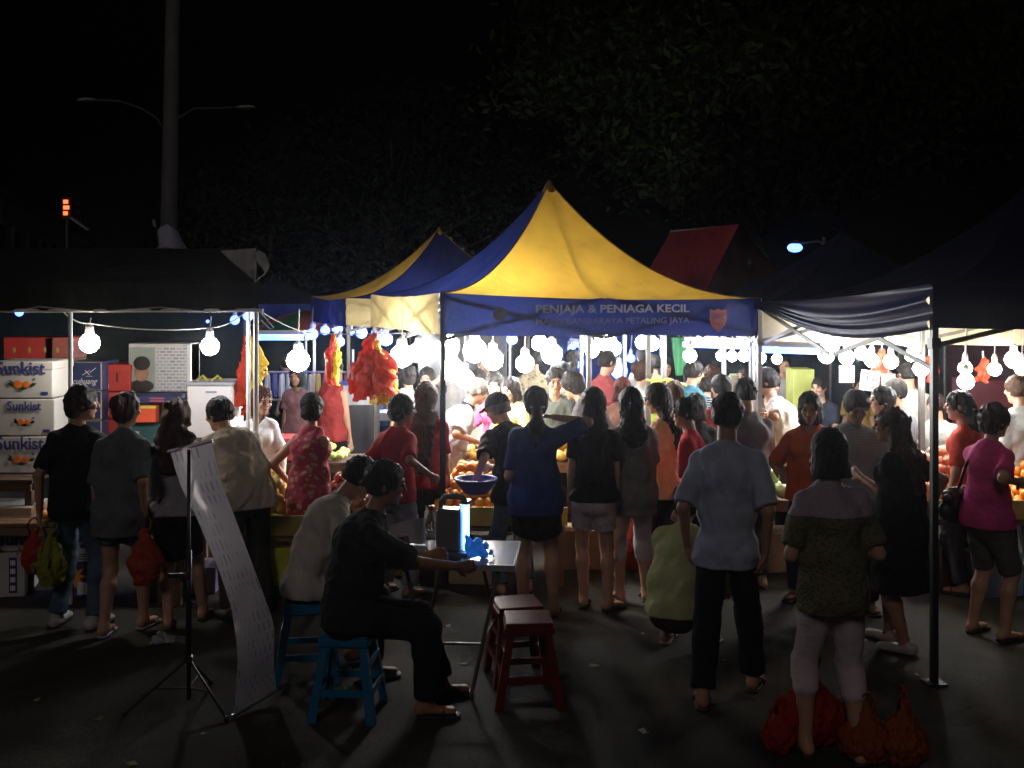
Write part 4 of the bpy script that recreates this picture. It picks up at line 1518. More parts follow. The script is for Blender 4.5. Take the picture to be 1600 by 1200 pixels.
tube_light('blue white tube light behind the white post of the left stall', P(408, 527, 12.5), P(478, 527, 12.0), 0.035)
tube_light('long bluish tube light under the valance end', P(1072, 538, 11.2), P(1178, 541, 10.8), 0.032)
tube_light('bluish tube light running on towards the price cards', P(1182, 546, 9.2), P(1282, 549, 9.1), 0.028)
tube_light('bluish tube light far behind the lettered canopy', P(890, 538, 15.5), P(938, 540, 15.5), 0.04)
for px_, py_, z_, r_, lb_ in ((296, 500, 14, .05, 'tiny blue bulb left of the sagging wire'), (303, 508, 15, .035, 'lowest of the tiny blue bulbs by the wire'), (325, 502, 14, .06, 'small blue bulb above the wire'),
                              (367, 500, 13.5, .06, 'blue bulb left of the white posts'), (388, 493, 13.5, .07, 'blue bulb at the top of the white posts'), (336, 512, 14.5, .035, 'tiny blue bulb right of the wire'),
                              (30, 488, 13, .05, 'blue bulb at the left picture edge'), (132, 489, 14, .06, 'blue bulb above the white bulb'),
                              (488, 522, 13, .07, 'blue bulb at the end of the left tube light'), (508, 516, 13.5, .06, 'upper blue bulb left of the second canopy'), (527, 513, 13.5, .07, 'blue bulb under the blue valance'),
                              (549, 519, 13.5, .04, 'small blue bulb below the pale yellow flap'), (565, 520, 13, .07, 'blue bulb below the pale yellow valance'), (590, 522, 12.6, .08, 'blue bulb above the hanging red bags'),
                              (531, 534, 13, .06, 'blue bulb above the dark red bag bundle'), (603, 530, 12.4, .08, 'blue bulb next to the glaring cluster'),
                              (893, 545, 15, .06, 'blue bulb left of the far blue tube'), (915, 532, 15, .05, 'blue bulb above the far blue tube'), (968, 580, 14, .11, 'pale blue light patch lamp behind the crowd'),
                              (904, 566, 15, .08, 'blue bulb behind the dark haired woman'), (986, 560, 14.5, .06, 'blue bulb left of the tent post pair'), (800, 530, 13, .07, 'blue bulb right of the glaring cluster')):
    bulb(px_, py_, z_, r_, BLUE_BULB, lb_, 0.25)

# ---- thin haze volume round the market, added for a soft glow about the lamps
hm = bpy.data.materials.new('glow_haze')
hm.use_nodes = True
hn = hm.node_tree
hn.nodes.clear()
ho = hn.nodes.new('ShaderNodeOutputMaterial')
hv = hn.nodes.new('ShaderNodeVolumePrincipled')
hv.inputs['Color'].default_value = (0.9, 0.93, 1.0, 1)
hv.inputs['Density'].default_value = 0.0009
hv.inputs['Anisotropy'].default_value = 0.93
hn.links.new(hv.outputs[0], ho.inputs['Volume'])
tag(MB().box((0, 45, 6.5), (160, 160, 15)).build('haze', hm), kind='stuff')


# ================================================================== STALL TABLES, BOXES AND GOODS
WOOD = plain((0.22, 0.13, 0.07), 0.7, 0.25, 10, 0.3)
DWOOD = plain((0.09, 0.055, 0.035), 0.75, 0.25, 10, 0.3)
CARD = plain((0.42, 0.30, 0.18), 0.8, 0.12, 10, 0.2)


def table(label, x0, x1, y0, y1, zt, mat=WOOD, board=None, group='stall tables', planks=6):
    root = empty('stall_table', ((x0 + x1) / 2, (y0 + y1) / 2, 0), 0, label, 'table', group)
    w, d = x1 - x0, y1 - y0
    for i in range(planks):
        MB().box((0, -d / 2 + d * (i + .5) / planks, zt - .015), (w, d / planks - .008, 0.03), ch=.004).build('plank', mat, root)
    MB().box((0, -d / 2 + .03, zt - .06), (w - .04, 0.03, 0.06)).build('rail', mat, root)
    MB().box((0, d / 2 - .03, zt - .06), (w - .04, 0.03, 0.06)).build('rail', mat, root)
    for sx in (-1, 1):
        for sy in (-1, 1):
            MB().box((sx * (w / 2 - .05), sy * (d / 2 - .07), (zt - .09) / 2), (0.05, 0.05, zt - .09)).build('leg', mat, root)
    if board:
        MB().box((0, -d / 2 - .012, zt + .03), (w, 0.018, 0.14)).build('front_board', board, root)
    return root


ball_cache = {}


def fruit_mesh(kind, r):
    if kind in ball_cache:
        return ball_cache[kind]
    cols = {'red_apple': ((0.38, 0.05, 0.05), (0.62, 0.34, 0.16)), 'orange': ((0.85, 0.30, 0.04), (0.95, 0.42, 0.06)), 'peach': ((0.85, 0.33, 0.22), (0.92, 0.62, 0.34)),
            'yellow_pear': ((0.75, 0.52, 0.12), (0.82, 0.66, 0.22)), 'green_apple': ((0.30, 0.45, 0.08), (0.5, 0.6, 0.18)), 'mango': ((0.75, 0.40, 0.08), (0.85, 0.62, 0.15)),
            'tangerine': ((0.80, 0.26, 0.03), (0.9, 0.36, 0.05)), 'cabbage': ((0.32, 0.45, 0.16), (0.62, 0.70, 0.40))}[kind]
    m, nt, b = _mat(kind + '_skin')
    co = _obj_coord(nt)
    oi = nt.nodes.new('ShaderNodeObjectInfo')
    n = _noise(nt, co, 14 if kind != 'orange' else 4, 4)
    ad = nt.nodes.new('ShaderNodeMath')
    ad.operation = 'MULTIPLY_ADD'
    ad.inputs[1].default_value = 0.5
    nt.links.new(oi.outputs['Random'], ad.inputs[0])
    nt.links.new(n.outputs['Fac'], ad.inputs[2])
    rp = _ramp(nt, ad.outputs[0], [(0.5, cols[0]), (0.95, cols[1])])
    nt.links.new(rp.outputs[0], b.inputs['Base Color'])
    b.inputs['Roughness'].default_value = 0.38
    n2 = _noise(nt, co, 160, 2)
    _bump(nt, b, n2.outputs['Fac'], 0.25, 0.002)
    M_ = MB()
    if kind in ('red_apple', 'green_apple', 'peach'):
        M_.lathe([(0.0001, -r * .80), (r * .32, -r * .88), (r * .72, -r * .62), (r * .97, -r * .1), (r * .95, r * .3), (r * .68, r * .72), (r * .34, r * .86), (r * .12, r * .76), (0.0001, r * .66)], n=12)
    elif kind == 'yellow_pear':
        M_.lathe([(0.0001, -r * .9), (r * .5, -r * .85), (r * .95, -r * .35), (r, 0), (r * .82, r * .5), (r * .5, r * .95), (r * .35, r * 1.25), (r * .15, r * 1.4), (0.0001, r * 1.38)], n=12)
    elif kind == 'mango':
        M_.ball((0, 0, 0), r, 12, 8, 1.25, 0.9, 0.85)
    else:
        M_.ball((0, 0, 0), r, 12, 8, 1, 1, .93)
    me = bpy.data.meshes.new(kind)
    me.from_pydata(M_.v, [], M_.f)
    me.polygons.foreach_set('use_smooth', [True] * len(me.polygons))
    me.materials.append(m)
    ball_cache[kind] = me
    return me


def heap(kind, label, x0, x1, y0, y1, zb, hgt, r, group, seed=0, skip=0.0):
    me = fruit_mesh(kind, r)
    rs = random.Random(seed)
    n = 0
    step = r * 1.86
    row = 0
    for lay in range(9):
        z = zb + r + lay * r * 1.45
        f = (lay * r * 1.45) / max(hgt, 1e-3)
        if f > 1:
            break
        ins = f * 0.5
        ax0, ax1 = x0 + (x1 - x0) * ins * .75, x1 - (x1 - x0) * ins * .75
        ay0, ay1 = y0 + (y1 - y0) * ins * .9, y1 - (y1 - y0) * ins * .6
        y = ay0 + (lay % 2) * r * .5
        while y <= ay1:
            x = ax0 + ((row) % 2) * r
            edge_y = (y - ay0) < step * 1.4
            while x <= ax1:
                edge_x = (x - ax0) < step or (ax1 - x) < step
                nxt_in = ((lay + 1) * r * 1.45) / hgt > 1
                if edge_y or edge_x or nxt_in:
                    if rs.random() > skip:
                        o = bpy.data.objects.new(kind, me)
                        COL.objects.link(o)
                        o.location = (x + rs.uniform(-.2, .2) * r, y + rs.uniform(-.2, .2) * r, z + rs.uniform(-.1, .1) * r)
                        o.rotation_euler = (rs.uniform(-.9, .9), rs.uniform(-.9, .9), rs.uniform(0, 6))
                        s_ = rs.uniform(.9, 1.08)
                        o.scale = (s_, s_, s_)
                        tag(o, label, 'fruit', group)
                        n += 1
                x += step
            y += step * .9
            row += 1
    return n


# left stall tables
table('low plank stall table with dark red apples behind the seated men', -2.45, -0.95, 7.75, 8.55, 0.56, WOOD, plain((0.35, 0.3, 0.05), 0.7))
table('long plank stall table before the vendor girl, behind the leaning man', -3.9, -2.5, 7.85, 8.5, 0.58, WOOD)
table('dark brown table carrying the stack of orange boxes', -5.1, -3.55, 8.05, 9.0, 0.86, DWOOD)
cnt = 0
cnt += heap('red_apple', 'dark red apple in the heap behind the two seated men', -1.42, -1.02, 7.82, 8.4, 0.57, 0.30, 0.036, 'dark red apples behind the seated men', 1)
cnt += heap('yellow_pear', 'yellow fruit heaped behind the leaning man in beige', -1.98, -1.62, 7.85, 8.3, 0.57, 0.30, 0.040, 'yellow fruit behind the leaning man', 2)
cnt += heap('green_apple', 'green fruit lying between the two women at the left stall', -2.86, -2.58, 7.9, 8.2, 0.59, 0.10, 0.035, 'green fruit at the left stall', 3)
cnt += heap('tangerine', 'orange tangerine above the green fruit at the left stall', -2.84, -2.62, 8.22, 8.42, 0.59, 0.18, 0.035, 'tangerines at the left stall', 4)
# main stall tables under the lettered canopy
table('low plank table heaped with oranges before the striped polo vendor', -0.62, 0.42, 8.25, 9.0, 0.52, WOOD, plain((0.55, 0.38, 0.06), 0.7))
table('low plank table heaped with peaches behind the women in black and grey', 0.5, 1.5, 8.6, 9.4, 0.52, WOOD, plain((0.55, 0.38, 0.06), 0.7))
cnt += heap('orange', 'bright orange in the heap beside the blue plastic bowl', -0.60, 0.0, 8.28, 8.92, 0.53, 0.33, 0.041, 'oranges by the blue bowl', 5)
cnt += heap('peach', 'pink yellow peach glowing between the blue and black dressed women', 0.52, 0.82, 8.64, 9.2, 0.53, 0.42, 0.040, 'peaches between the women', 6)
cnt += heap('mango', 'yellow orange fruit in the heap of the inner table before the pink woman', -0.42, 0.85, 9.33, 9.8, 0.80, 0.14, 0.045, 'yellow fruit on the inner table', 7)
table('inner stall table between the vendors', -0.45, 0.9, 9.3, 9.9, 0.79, WOOD)
# right stall tables
table('plank table with greens and oranges behind the blue shirt man', 1.62, 2.75, 8.5, 9.3, 0.62, WOOD)
table('plank table with bagged peaches between the post and the dress woman', 2.95, 4.8, 8.1, 8.9, 0.60, WOOD, plain((0.5, 0.38, 0.12), 0.7))
cnt += heap('cabbage', 'pale green vegetable heaped right of the blue shirt man', 1.78, 2.12, 8.5, 8.9, 0.63, 0.2, 0.06, 'green vegetables right of the blue shirt man', 8)
cnt += heap('tangerine', 'orange tangerine behind the green vegetables', 1.7, 2.2, 8.95, 9.25, 0.63, 0.36, 0.04, 'tangerines behind the greens', 9)
cnt += heap('peach', 'pale peach on the table right of the black post', 3.02, 3.75, 8.13, 8.75, 0.61, 0.40, 0.042, 'peaches right of the black post', 10, 0.1)
cnt += heap('orange', 'orange in the heap at the right picture edge', 3.85, 4.5, 8.13, 8.7, 0.61, 0.34, 0.042, 'oranges at the right edge', 11)
cnt += heap('green_apple', 'green fruit on the small counter behind the flowered dress', -2.1, -1.45, 9.34, 9.7, 0.80, 0.14, 0.038, 'green fruit on the small counter', 12)
cnt += heap('orange', 'orange on the long table behind the leaning man and the long haired woman', -3.4, -2.95, 7.9, 8.35, 0.59, 0.22, 0.040, 'oranges on the long left table', 13)

# ---- cartons
LET_BLUE = plain((0.03, 0.04, 0.20), 0.6, 0.05, key='let_blue')
LET_WHITE = plain((0.8, 0.8, 0.78), 0.6, 0.03, key='let_white')
LOGO_OR = plain((0.85, 0.20, 0.03), 0.5, 0.15, 30, 0, key='logo_or')
LOGO_GR = plain((0.02, 0.12, 0.05), 0.5, 0.15, 30, 0, key='logo_gr')
WHITE_CARD = plain((0.52, 0.52, 0.50), 0.75, 0.07, 5, 0.15, key='white_card')
NAVY_CARD = plain((0.025, 0.035, 0.12), 0.7, 0.15, 5, 0.15, key='navy_card')
RED_CARD = plain((0.55, 0.045, 0.035), 0.6, 0.12, 5, 0.15, key='red_card')
EDGE = plain((0.55, 0.45, 0.3), 0.7, 0.1, key='card_edge')


def carton(label, px, pyb, z, w, h, d, mat, rz=0.0, name='carton', cat='box', group=None, lid=None, base=None):
    p = P(px, pyb, z)
    if base is not None:
        p.z = base
    root = empty(name, (p.x, p.y + d / 2, p.z), rz, label, cat, group)
    MB().box((0, 0, h / 2), (w, d, h - .004), ch=.006).build('box_body', mat, root)
    if lid:
        MB().box((0, 0, h - 0.035), (w + .012, d + .012, 0.06), ch=.004).build('lid', lid, root)
    return root


def orange_logo(root, y, x, z, s):
    for dx, r_ in ((-.26, .30), (.30, .25)):
        m_ = MB().ball((0, 0, 0), r_ * s, 18, 8, 1, 1, .9)
        m_.v = [(a + dx * s, b * .03, c) for a, b, c in m_.v]
        m_.build('orange_print', LOGO_OR, root, True, loc=(x, y, z))
    lf = MB()
    for a, b, c in (((-.5, 0, -.1), (-.95, 0, .12), .13), ((.5, 0, -.1), (.98, 0, .08), .13), ((-.3, -.01, -.28), (.35, -.01, -.28), .12), ((-.55, 0, .1), (-.9, 0, .3), .08)):
        A_, B_ = Vector(a) * s, Vector(b) * s
        mid = (A_ + B_) / 2
        nrm_ = Vector((-(B_ - A_).z, 0, (B_ - A_).x)).normalized() * c * s
        o_ = Vector((0, -.002, 0))
        lf.add([A_ + o_, mid + nrm_ + o_, B_ + o_, mid - nrm_ + o_], [(0, 1, 2, 3), (3, 2, 1, 0)])
    lf.build('leaf_print', LOGO_GR, root, False, loc=(x, y - .002, z))
    for dx in (.62,):
        MB().ball((dx * s * 1.3, 0, .35 * s), .08 * s, 8, 6, 1, .1, 1).build('blossom_print', LET_BLUE, root, True, loc=(x, y, z))


zz = 0.865
hh = 0.283
names = ['white orange box with blue lettering on top of its stack', 'white orange box with smaller lettering, middle of its stack', 'white orange box with blue lettering, lowest of its stack on the dark table']
for k in range(3):
    rt = carton(names[2 - k], 34 + (4 if k == 1 else 0), 0, 8.3, 0.46, hh, 0.4, WHITE_CARD, R(-1 + k), 'orange_box', group='white orange boxes', base=zz + k * (hh + .003),
                lid=(plain((0.5, 0.48, 0.45), 0.7, 0.1) if k == 2 else None))
    big = k != 1
    text_part('Sunkist', 0.135 if big else 0.095, LET_BLUE, rt, (-0.01 if big else 0, -0.209, hh * .66 if big else hh * .70), bold=0.002, width=0.37 if big else .26, ext=.001)
    orange_logo(rt, -0.205, 0.0, hh * .38, 0.115 if big else 0.088)
    MB().box((0.17, -0.2025, 0.04), (0.05, 0.005, 0.022)).build('blue_label', LET_BLUE, rt)
# boxes on the ground under the table
rt = carton('white box printed with an orange and part of a word under the brown table', 6, 0, 8.05, 0.40, 0.33, 0.35, WHITE_CARD, 0.0, 'orange_box', base=0.33, group='white orange boxes', lid=CARD)
text_part('suns', 0.12, LET_BLUE, rt, (0.08, -0.182, 0.05), bold=0.002, width=0.24, ext=.001)
orange_logo(rt, -0.180, 0.04, 0.19, 0.10)
rt = carton('small white box with a column of blue squares standing on the ground', -4, 0, 8.0, 0.34, 0.325, 0.34, WHITE_CARD, R(8), 'carton', base=0.0)
MB().box((0.085, -0.172, 0.165), (0.055, 0.004, 0.26)).build('blue_strip', LET_BLUE, rt)
for i in range(4):
    MB().box((0.085, -0.176, 0.07 + i * 0.062), (0.035, 0.003, 0.038)).build('square_print', LET_WHITE, rt)
rt = carton('white box with a blue dot between the legs of the person in black', 122, 0, 8.0, 0.32, 0.28, 0.3, WHITE_CARD, 0, base=0.262)
MB().ball((0.03, -.152, .12), 0.018, 10, 6, 1, .1, 1).build('dot_print', LET_BLUE, rt, True)
for i in range(3):
    MB().box((0.0, -.151, .06 - i * .018), (.2, .003, .006)).build('line_print', LET_BLUE, rt)
rt = carton('purple box with an orange starburst between the legs of the person in black', 122, 0, 8.0, 0.34, 0.26, 0.3, plain((0.05, 0.04, 0.2), 0.6, 0.15), 0, base=0.0)
sbm = MB()
k = 9
vs = [(0, 0, 0)]
for i in range(k * 2):
    rr = .1 if i % 2 == 0 else .045
    vs.append((rr * math.cos(PI * i / k), 0, rr * math.sin(PI * i / k)))
sbm.add(vs, [(0, 1 + i, 1 + (i + 1) % (2 * k)) for i in range(2 * k)])
sbm.build('starburst_print', plain((0.8, 0.35, 0.03), 0.6), rt, loc=(-.03, -.154, .16))
MB().box((0.04, -.155, .07), (.09, .004, .09)).build('sticker', LET_WHITE, rt)
rt = carton('dark teal flat box on the ground behind the woman in the white tee', 258, 0, 7.95, 0.34, 0.235, 0.3, plain((0.01, 0.05, 0.06), 0.5, 0.5, 8), 0, base=0.0, lid=plain((0.3, 0.34, 0.34), 0.6))
rt = carton('small white and blue packet standing on the teal box', 240, 0, 8.0, 0.12, 0.17, 0.15, WHITE_CARD, R(10), 'packet', base=0.238)
rt = carton('purple white box at the feet of the leaning man', 305, 0, 8.1, 0.3, 0.2, 0.3, plain((0.4, 0.38, 0.6), 0.6, 0.15), 0, base=0.0)
# red and navy boxes on the counter behind
table('long counter at the back of the left stall', -5.4, -2.35, 9.1, 9.8, 0.92, DWOOD, group='stall tables')
zc = 0.925
for k, pyc in enumerate((690, 645, 598)):
    rt = carton(['navy fruit box at the bottom, behind the hair of the man in black', 'navy fruit box in the middle of the navy stack', 'navy fruit box with white script, topmost of the navy stack'][k], 122 + (2 - k) * 0 , 0, 9.15, 0.40, 0.243, 0.4, NAVY_CARD, 0, 'carton', base=zc + k * .247, group='navy fruit boxes')
    fr = MB()
    for a, b in (((-.195, .005), (.195, .005)), ((-.195, .238), (.195, .238)), ((-.195, .005), (-.195, .238)), ((.195, .005), (.195, .238)), ((-.09, .005), (-.09, .238))):
        fr.sbar((a[0], -.202, a[1]), (b[0], -.202, b[1]), .009, .004)
    fr.build('edge_print', EDGE, rt)
    if k == 2:
        text_part('cuhuang', 0.07, LET_WHITE, rt, (0.05, -0.203, 0.055), width=0.21, ext=.001, shear=0.5)
        bd = MB()
        for a, b in (((.04, .13), (.1, .17)), ((.06, .17), (.1, .13)), ((.1, .15), (.15, .19)), ((.07, .12), (.12, .12))):
            bd.sbar((a[0], -.203, a[1]), (b[0], -.203, b[1]), .012, .003)
        bd.build('emblem_print', LET_WHITE, rt)
    MB().box((-.14, -.203, .12), (.02, .003, .07)).build('slot_print', EDGE, rt)
for k in range(3):
    rt = carton(['red box at the bottom of the red stack beside the poster', 'second red box from below beside the poster', 'red box with a hand slot, topmost beside the poster'][k], 172, 0, 9.3, 0.34, 0.232, 0.4, RED_CARD, 0, 'carton', base=zc + k * .236, group='red cartons', lid=(RED_CARD if k == 2 else None))
    MB().box((.06, -.203, .12), (.012, .004, .08)).build('hand_slot', plain((0.02, 0.015, 0.015), 0.8), rt)
    text_part('5.8' if k < 3 else '8.8', 0.055, plain((0.7, 0.45, 0.4), 0.6), rt, (-0.04, -0.203, 0.03), bold=.002, ext=.001)
for k, (px_, lb_) in enumerate(((44, 'long red carton lying at the left on top of the boxes'), (90, 'faded red carton lying next to the white post'))):
    rt = carton(lb_, px_, 0, 9.2, 0.42 if k == 0 else .22, 0.19, 0.35, RED_CARD if k == 0 else plain((0.42, 0.10, 0.07), 0.7), 0, 'carton', base=zc + .75, group='red cartons')
    for j in range(3 if k == 0 else 1):
        MB().ball((-.12 + j * .13 if k == 0 else 0, -.176, .08), .022, 8, 5, .7, .1, 1.2).build('figure_print', plain((0.5, 0.35, 0.08), 0.6), rt, True)
    bx = carton('carton hidden under the long red one', px_, 0, 9.2, 0.42 if k == 0 else .22, 0.75, 0.35, CARD, 0, 'carton', base=zc, group='plain cartons under the red ones')
# boards: poster and newspaper
rt = carton('tall pale crate carrying the poster and the newspaper sheet', 250, 0, 9.35, 0.54, 0.42, 0.25, plain((0.62, 0.60, 0.56), 0.7), 0, 'crate', base=1.385)
carton('wooden crate under the navy tray', 247, 0, 9.35, 0.54, 0.45, 0.3, CARD, 0, 'crate', base=zc)
POST = MB().box((-.155, -.130, .2), (.22, .006, .37)).build('poster', plain((0.36, 0.40, 0.35), 0.5, 0.12, 3), rt)
pm = MB()
pm.ball((0, 0, 0), .062, 16, 10, 1, .05, 1.25)
pm.build('portrait_face', plain((0.42, 0.22, 0.13), 0.6, 0.3, 14), rt, True, loc=(-.155, -.136, .17))
pm = MB().ball((0, 0, .03), .072, 16, 10, 1.0, .05, .85)
pm.v = [v for v in pm.v]
pm.build('portrait_hair', plain((0.02, 0.015, 0.012), 0.6), rt, True, loc=(-.152, -.139, .22))
MB().ball((0, 0, 0), .1, 16, 8, 1.05, .04, .55).build('portrait_coat', plain((0.025, 0.022, 0.022), 0.6), rt, True, loc=(-.155, -.134, .055))
nw, nt_, nb_ = _mat('newsprint')
co_ = _obj_coord(nt_)
br_ = nt_.nodes.new('ShaderNodeTexBrick')
br_.inputs['Scale'].default_value = 9
br_.inputs['Color1'].default_value = (0.30, 0.30, 0.34, 1)
br_.inputs['Color2'].default_value = (0.5, 0.5, 0.52, 1)
br_.inputs['Mortar'].default_value = (0.68, 0.67, 0.66, 1)
br_.inputs['Mortar Size'].default_value = 0.05
mp_ = nt_.nodes.new('ShaderNodeMapping')
mp_.inputs['Rotation'].default_value = (R(90), 0, 0)
nt_.links.new(co_.outputs[0], mp_.inputs[0])
nt_.links.new(mp_.outputs[0], br_.inputs['Vector'])
nt_.links.new(br_.outputs[0], nb_.inputs['Base Color'])
nb_.inputs['Roughness'].default_value = 0.5
MB().box((.105, -.130, .2), (.26, .006, .38)).build('newspaper_sheet', nw, rt)
MB().box((.255, -.02, .2), (.03, .26, .43)).build('side_board', LET_WHITE, rt)
rt = carton('navy tray with a strip of red print under the poster', 232, 0, 9.0, 0.42, 0.062, 0.3, NAVY_CARD, 0, 'tray', base=1.325)
for j in range(2):
    MB().box((.07, -.152, .02 + j * .022), (.12, .003, .012)).build('red_print', plain((0.5, 0.1, 0.15), 0.6), rt)
rt = carton('orange red label box with yellow edge in front of the green bag', 222, 0, 8.95, 0.22, 0.14, 0.1, plain((0.75, 0.10, 0.04), 0.55), 0, 'carton', base=1.17)
MB().box((0, -.052, .13), (.23, .004, .02)).build('yellow_edge', plain((0.75, 0.6, 0.08), 0.6), rt)
rt = carton('teal carton with a white sticker behind the women', 222, 0, 9.0, 0.30, 0.24, 0.12, plain((0.02, 0.09, 0.10), 0.6, 0.3), 0, 'carton', base=.925)
MB().box((-.06, -.062, .13), (.07, .004, .08)).build('sticker', plain((0.6, 0.55, 0.3), 0.6), rt)
carton('black speaker sized box right of the navy tray', 283, 0, 9.1, 0.14, 0.42, 0.2, plain((0.03, 0.032, 0.035), 0.6), 0, 'carton', base=.925)
rt = carton('big white foam box with a lid and carved grip behind the leaning man', 328, 0, 8.9, 0.36, 0.43, 0.36, plain((0.78, 0.74, 0.74), 0.6, 0.04), R(-3), 'foam_box', base=1.05)
MB().box((0, 0, .445), (.38, .38, .03), ch=.006).build('lid', plain((0.35, 0.36, 0.40), 0.6, 0.15), rt)
MB().box((.02, -.183, .38), (.09, .006, .016)).build('grip', plain((0.3, 0.33, 0.42), 0.6), rt)
carton('crate that carries the white foam box', 328, 0, 8.9, 0.44, 1.05, 0.4, DWOOD, 0, 'crate', base=0.0)
# yellow bag handles on the foam box
hb = MB()
for s in (-1, 1):
    hb.tube([(s * .09, 0, 0), (s * .10, 0, .07), (s * .06, .01, .10), (s * .02, 0, .06), (s * .0, 0, .01)], [.012, .012, .01, .012, .018], 6)
tag(hb.build('yellow_bag', plastic_film((0.75, 0.65, 0.08)), None, True, loc=P(328, 606, 9.0)), 'knotted yellow plastic bag on top of the white foam box', 'bag')
carton('yellow green crate at the foot of the fruit table behind the leaning man', 440, 0, 7.78, 0.34, 0.28, 0.3, plain((0.5, 0.55, 0.03), 0.5), 0, 'crate', base=0.14)
carton('dark crate under the yellow green one', 440, 0, 7.78, 0.34, 0.135, 0.3, DWOOD, 0, 'crate', base=0.0)
rt = carton('small red tub behind the apples', 568, 0, 8.3, 0.12, 0.13, 0.12, plain((0.75, 0.08, 0.05), 0.5), 0, 'tub', base=0.80)
carton('upturned crate under the red tub', 568, 0, 8.3, 0.24, 0.2, 0.12, DWOOD, 0, 'crate', base=0.565)
rt = carton('red tray on the counter right of the vendor girl', 445, 0, 9.3, 0.34, 0.2, 0.3, plain((0.45, 0.04, 0.04), 0.5), 0, 'tray', base=.80)
table('small counter behind the vendor girl', -2.2, -1.3, 9.3, 9.8, 0.79, DWOOD)
# under the main tables: cartons
for k, (px_, z_, lb_, m_) in enumerate(((700, 8.4, 'dark carton with oranges print under the orange table', DWOOD), (740, 8.35, 'brown carton under the blue bowl', CARD), (640, 8.6, 'yellow folded carton beside the seated man', plain((0.7, 0.6, 0.12), 0.6)),
                                         (905, 8.8, 'brown carton under the peach table', CARD), (1010, 8.8, 'red carton behind the capri trousers', RED_CARD), (1215, 8.7, 'brown carton under the vegetables', CARD),
                                         (1500, 8.2, 'dark carton under the right table', DWOOD), (1560, 8.0, 'blue and white striped carton low at the right edge', plain((0.25, 0.35, 0.5), 0.6)))):
    carton(lb_, px_, 0, z_, 0.36, 0.32, 0.3, m_, R(k * 3 - 8), 'carton', base=0.0)


# ---- plastic bags
def bag(label, loc, w, d, h, col, seed=0, handles=True, rz=0.0, trans=0.35, group=None, name='plastic_bag', fill=1.0, tall=0.35):
    V, Q = sdf_mesh([el((0, 0, h * .34), (w / 2, d / 2, h * .36), ((1, 0, 0), (0, 1, 0), (0, 0, 1)), 0.02),
                     ec((0, 0, h * .45), (0, 0, h), (w * .42, d * .42), (w * .09, d * .10), (1, 0, 0), 0.05)], max(0.008, h / 38), noise=h * 0.04, nfreq=18.0 / h, seed=seed,
                    cuts=[((0, 0, 0.004), (0, 0, -1))], aniso=(1, 1, .38))
    root = empty(name, loc, rz, label, 'bag', group)
    vq_object('bag_body', V, Q, plastic_film(col, trans), root)
    if handles:
        for s in (-1, 1):
            hm = MB().tube([(s * w * .10, 0, h * .88), (s * w * .20, s * .02, h * (1.0 + tall * .4)), (s * w * .06, s * .02, h * (1 + tall * .7)), (0, 0, h * (1.0 + tall * .75))], [.012, .009, .008, .008], 6)
            hm.build('handle', plastic_film(col, trans), root, True)
    return root


RED_P = (0.80, 0.08, 0.03)
ORG_P = (0.75, 0.20, 0.04)
YEL_P = (0.80, 0.62, 0.06)


def hang_bag(label, c, w, h, cols, seed, group=None, n=7):
    """a bunch of empty crumpled carrier bags tied up by their handles"""
    root = empty('bag_bunch', c, 0, label, 'bag', group)
    rs = random.Random(seed)
    for k in range(n):
        ci = k % len(cols)
        col = cols[ci]
        side_ = -1 if ci == 0 else 1
        if len(cols) == 1:
            side_ = rs.choice((-1, 1))
        tx = side_ * w * rs.uniform(.04, .14)
        x = side_ * w * rs.uniform(.10, .27)
        y = (k - n / 2) * 0.02
        z0 = -h * rs.uniform(0.0, .30)
        z1 = -h * rs.uniform(.72, 1.0)
        hw = w * rs.uniform(.17, .25)
        zm = z0 * .62 + z1 * .38
        V, Q = sdf_mesh([ec((tx, y, z0), (x, y, zm), (hw * .35, .022), (hw * .95, .03), (1, 0, 0), .03),
                         ec((x, y, zm), (x + rs.uniform(-.02, .02), y, z1), (hw * .95, .03), (hw * 1.08, .026), (1, 0, 0), .02, True),
                         rc((tx * .5, y * .5, 0.02), (tx, y, z0), .010, .018, .02)], .0085, noise=.020, nfreq=38, seed=seed * 10 + k, aniso=(1.2, .6, .55))
        vq_object('carrier_bag', V, Q, plastic_film(col, 0.5), root)
    MB().bar((0, 0, -.02), (0, 0, .08), .006, .006, 5).build('hook', STEEL, root)
    return root


hang_bag('bunch of red and yellow carrier bags hanging from the white post beside the vendor girl', P(391, 530, 9.1), 0.27, 0.68, [RED_P, YEL_P], 1, 'bunches of carrier bags')
hang_bag('narrow bunch of dark red and yellow bags hanging between the two canopies', P(522, 530, 9.2), 0.12, 0.38, [(0.6, 0.05, 0.03), YEL_P], 2, 'bunches of carrier bags', 6)
hang_bag('big bunch of red and yellow carrier bags below the yellow valance', P(583, 530, 8.9), 0.34, 0.55, [RED_P, (0.8, 0.12, 0.05), YEL_P], 3, 'bunches of carrier bags', 9)
hang_bag('red carrier bags hanging behind the bulb above the price cards', P(1378, 552, 10.0), 0.16, 0.30, [(0.75, 0.16, 0.08)], 4, 'bunches of carrier bags', 4)
hang_bag('red bags hanging between the two thin posts', P(1452, 560, 9.6), 0.14, 0.22, [RED_P], 5, 'bunches of carrier bags', 4)
hang_bag('crooked red bag hanging beside a bulb near the right edge', P(1536, 563, 9.4), 0.14, 0.20, [RED_P], 6, 'bunches of carrier bags', 3)

# ---- price cards hanging
INK = plain((0.06, 0.07, 0.09), 0.7, 0.05, key='ink')


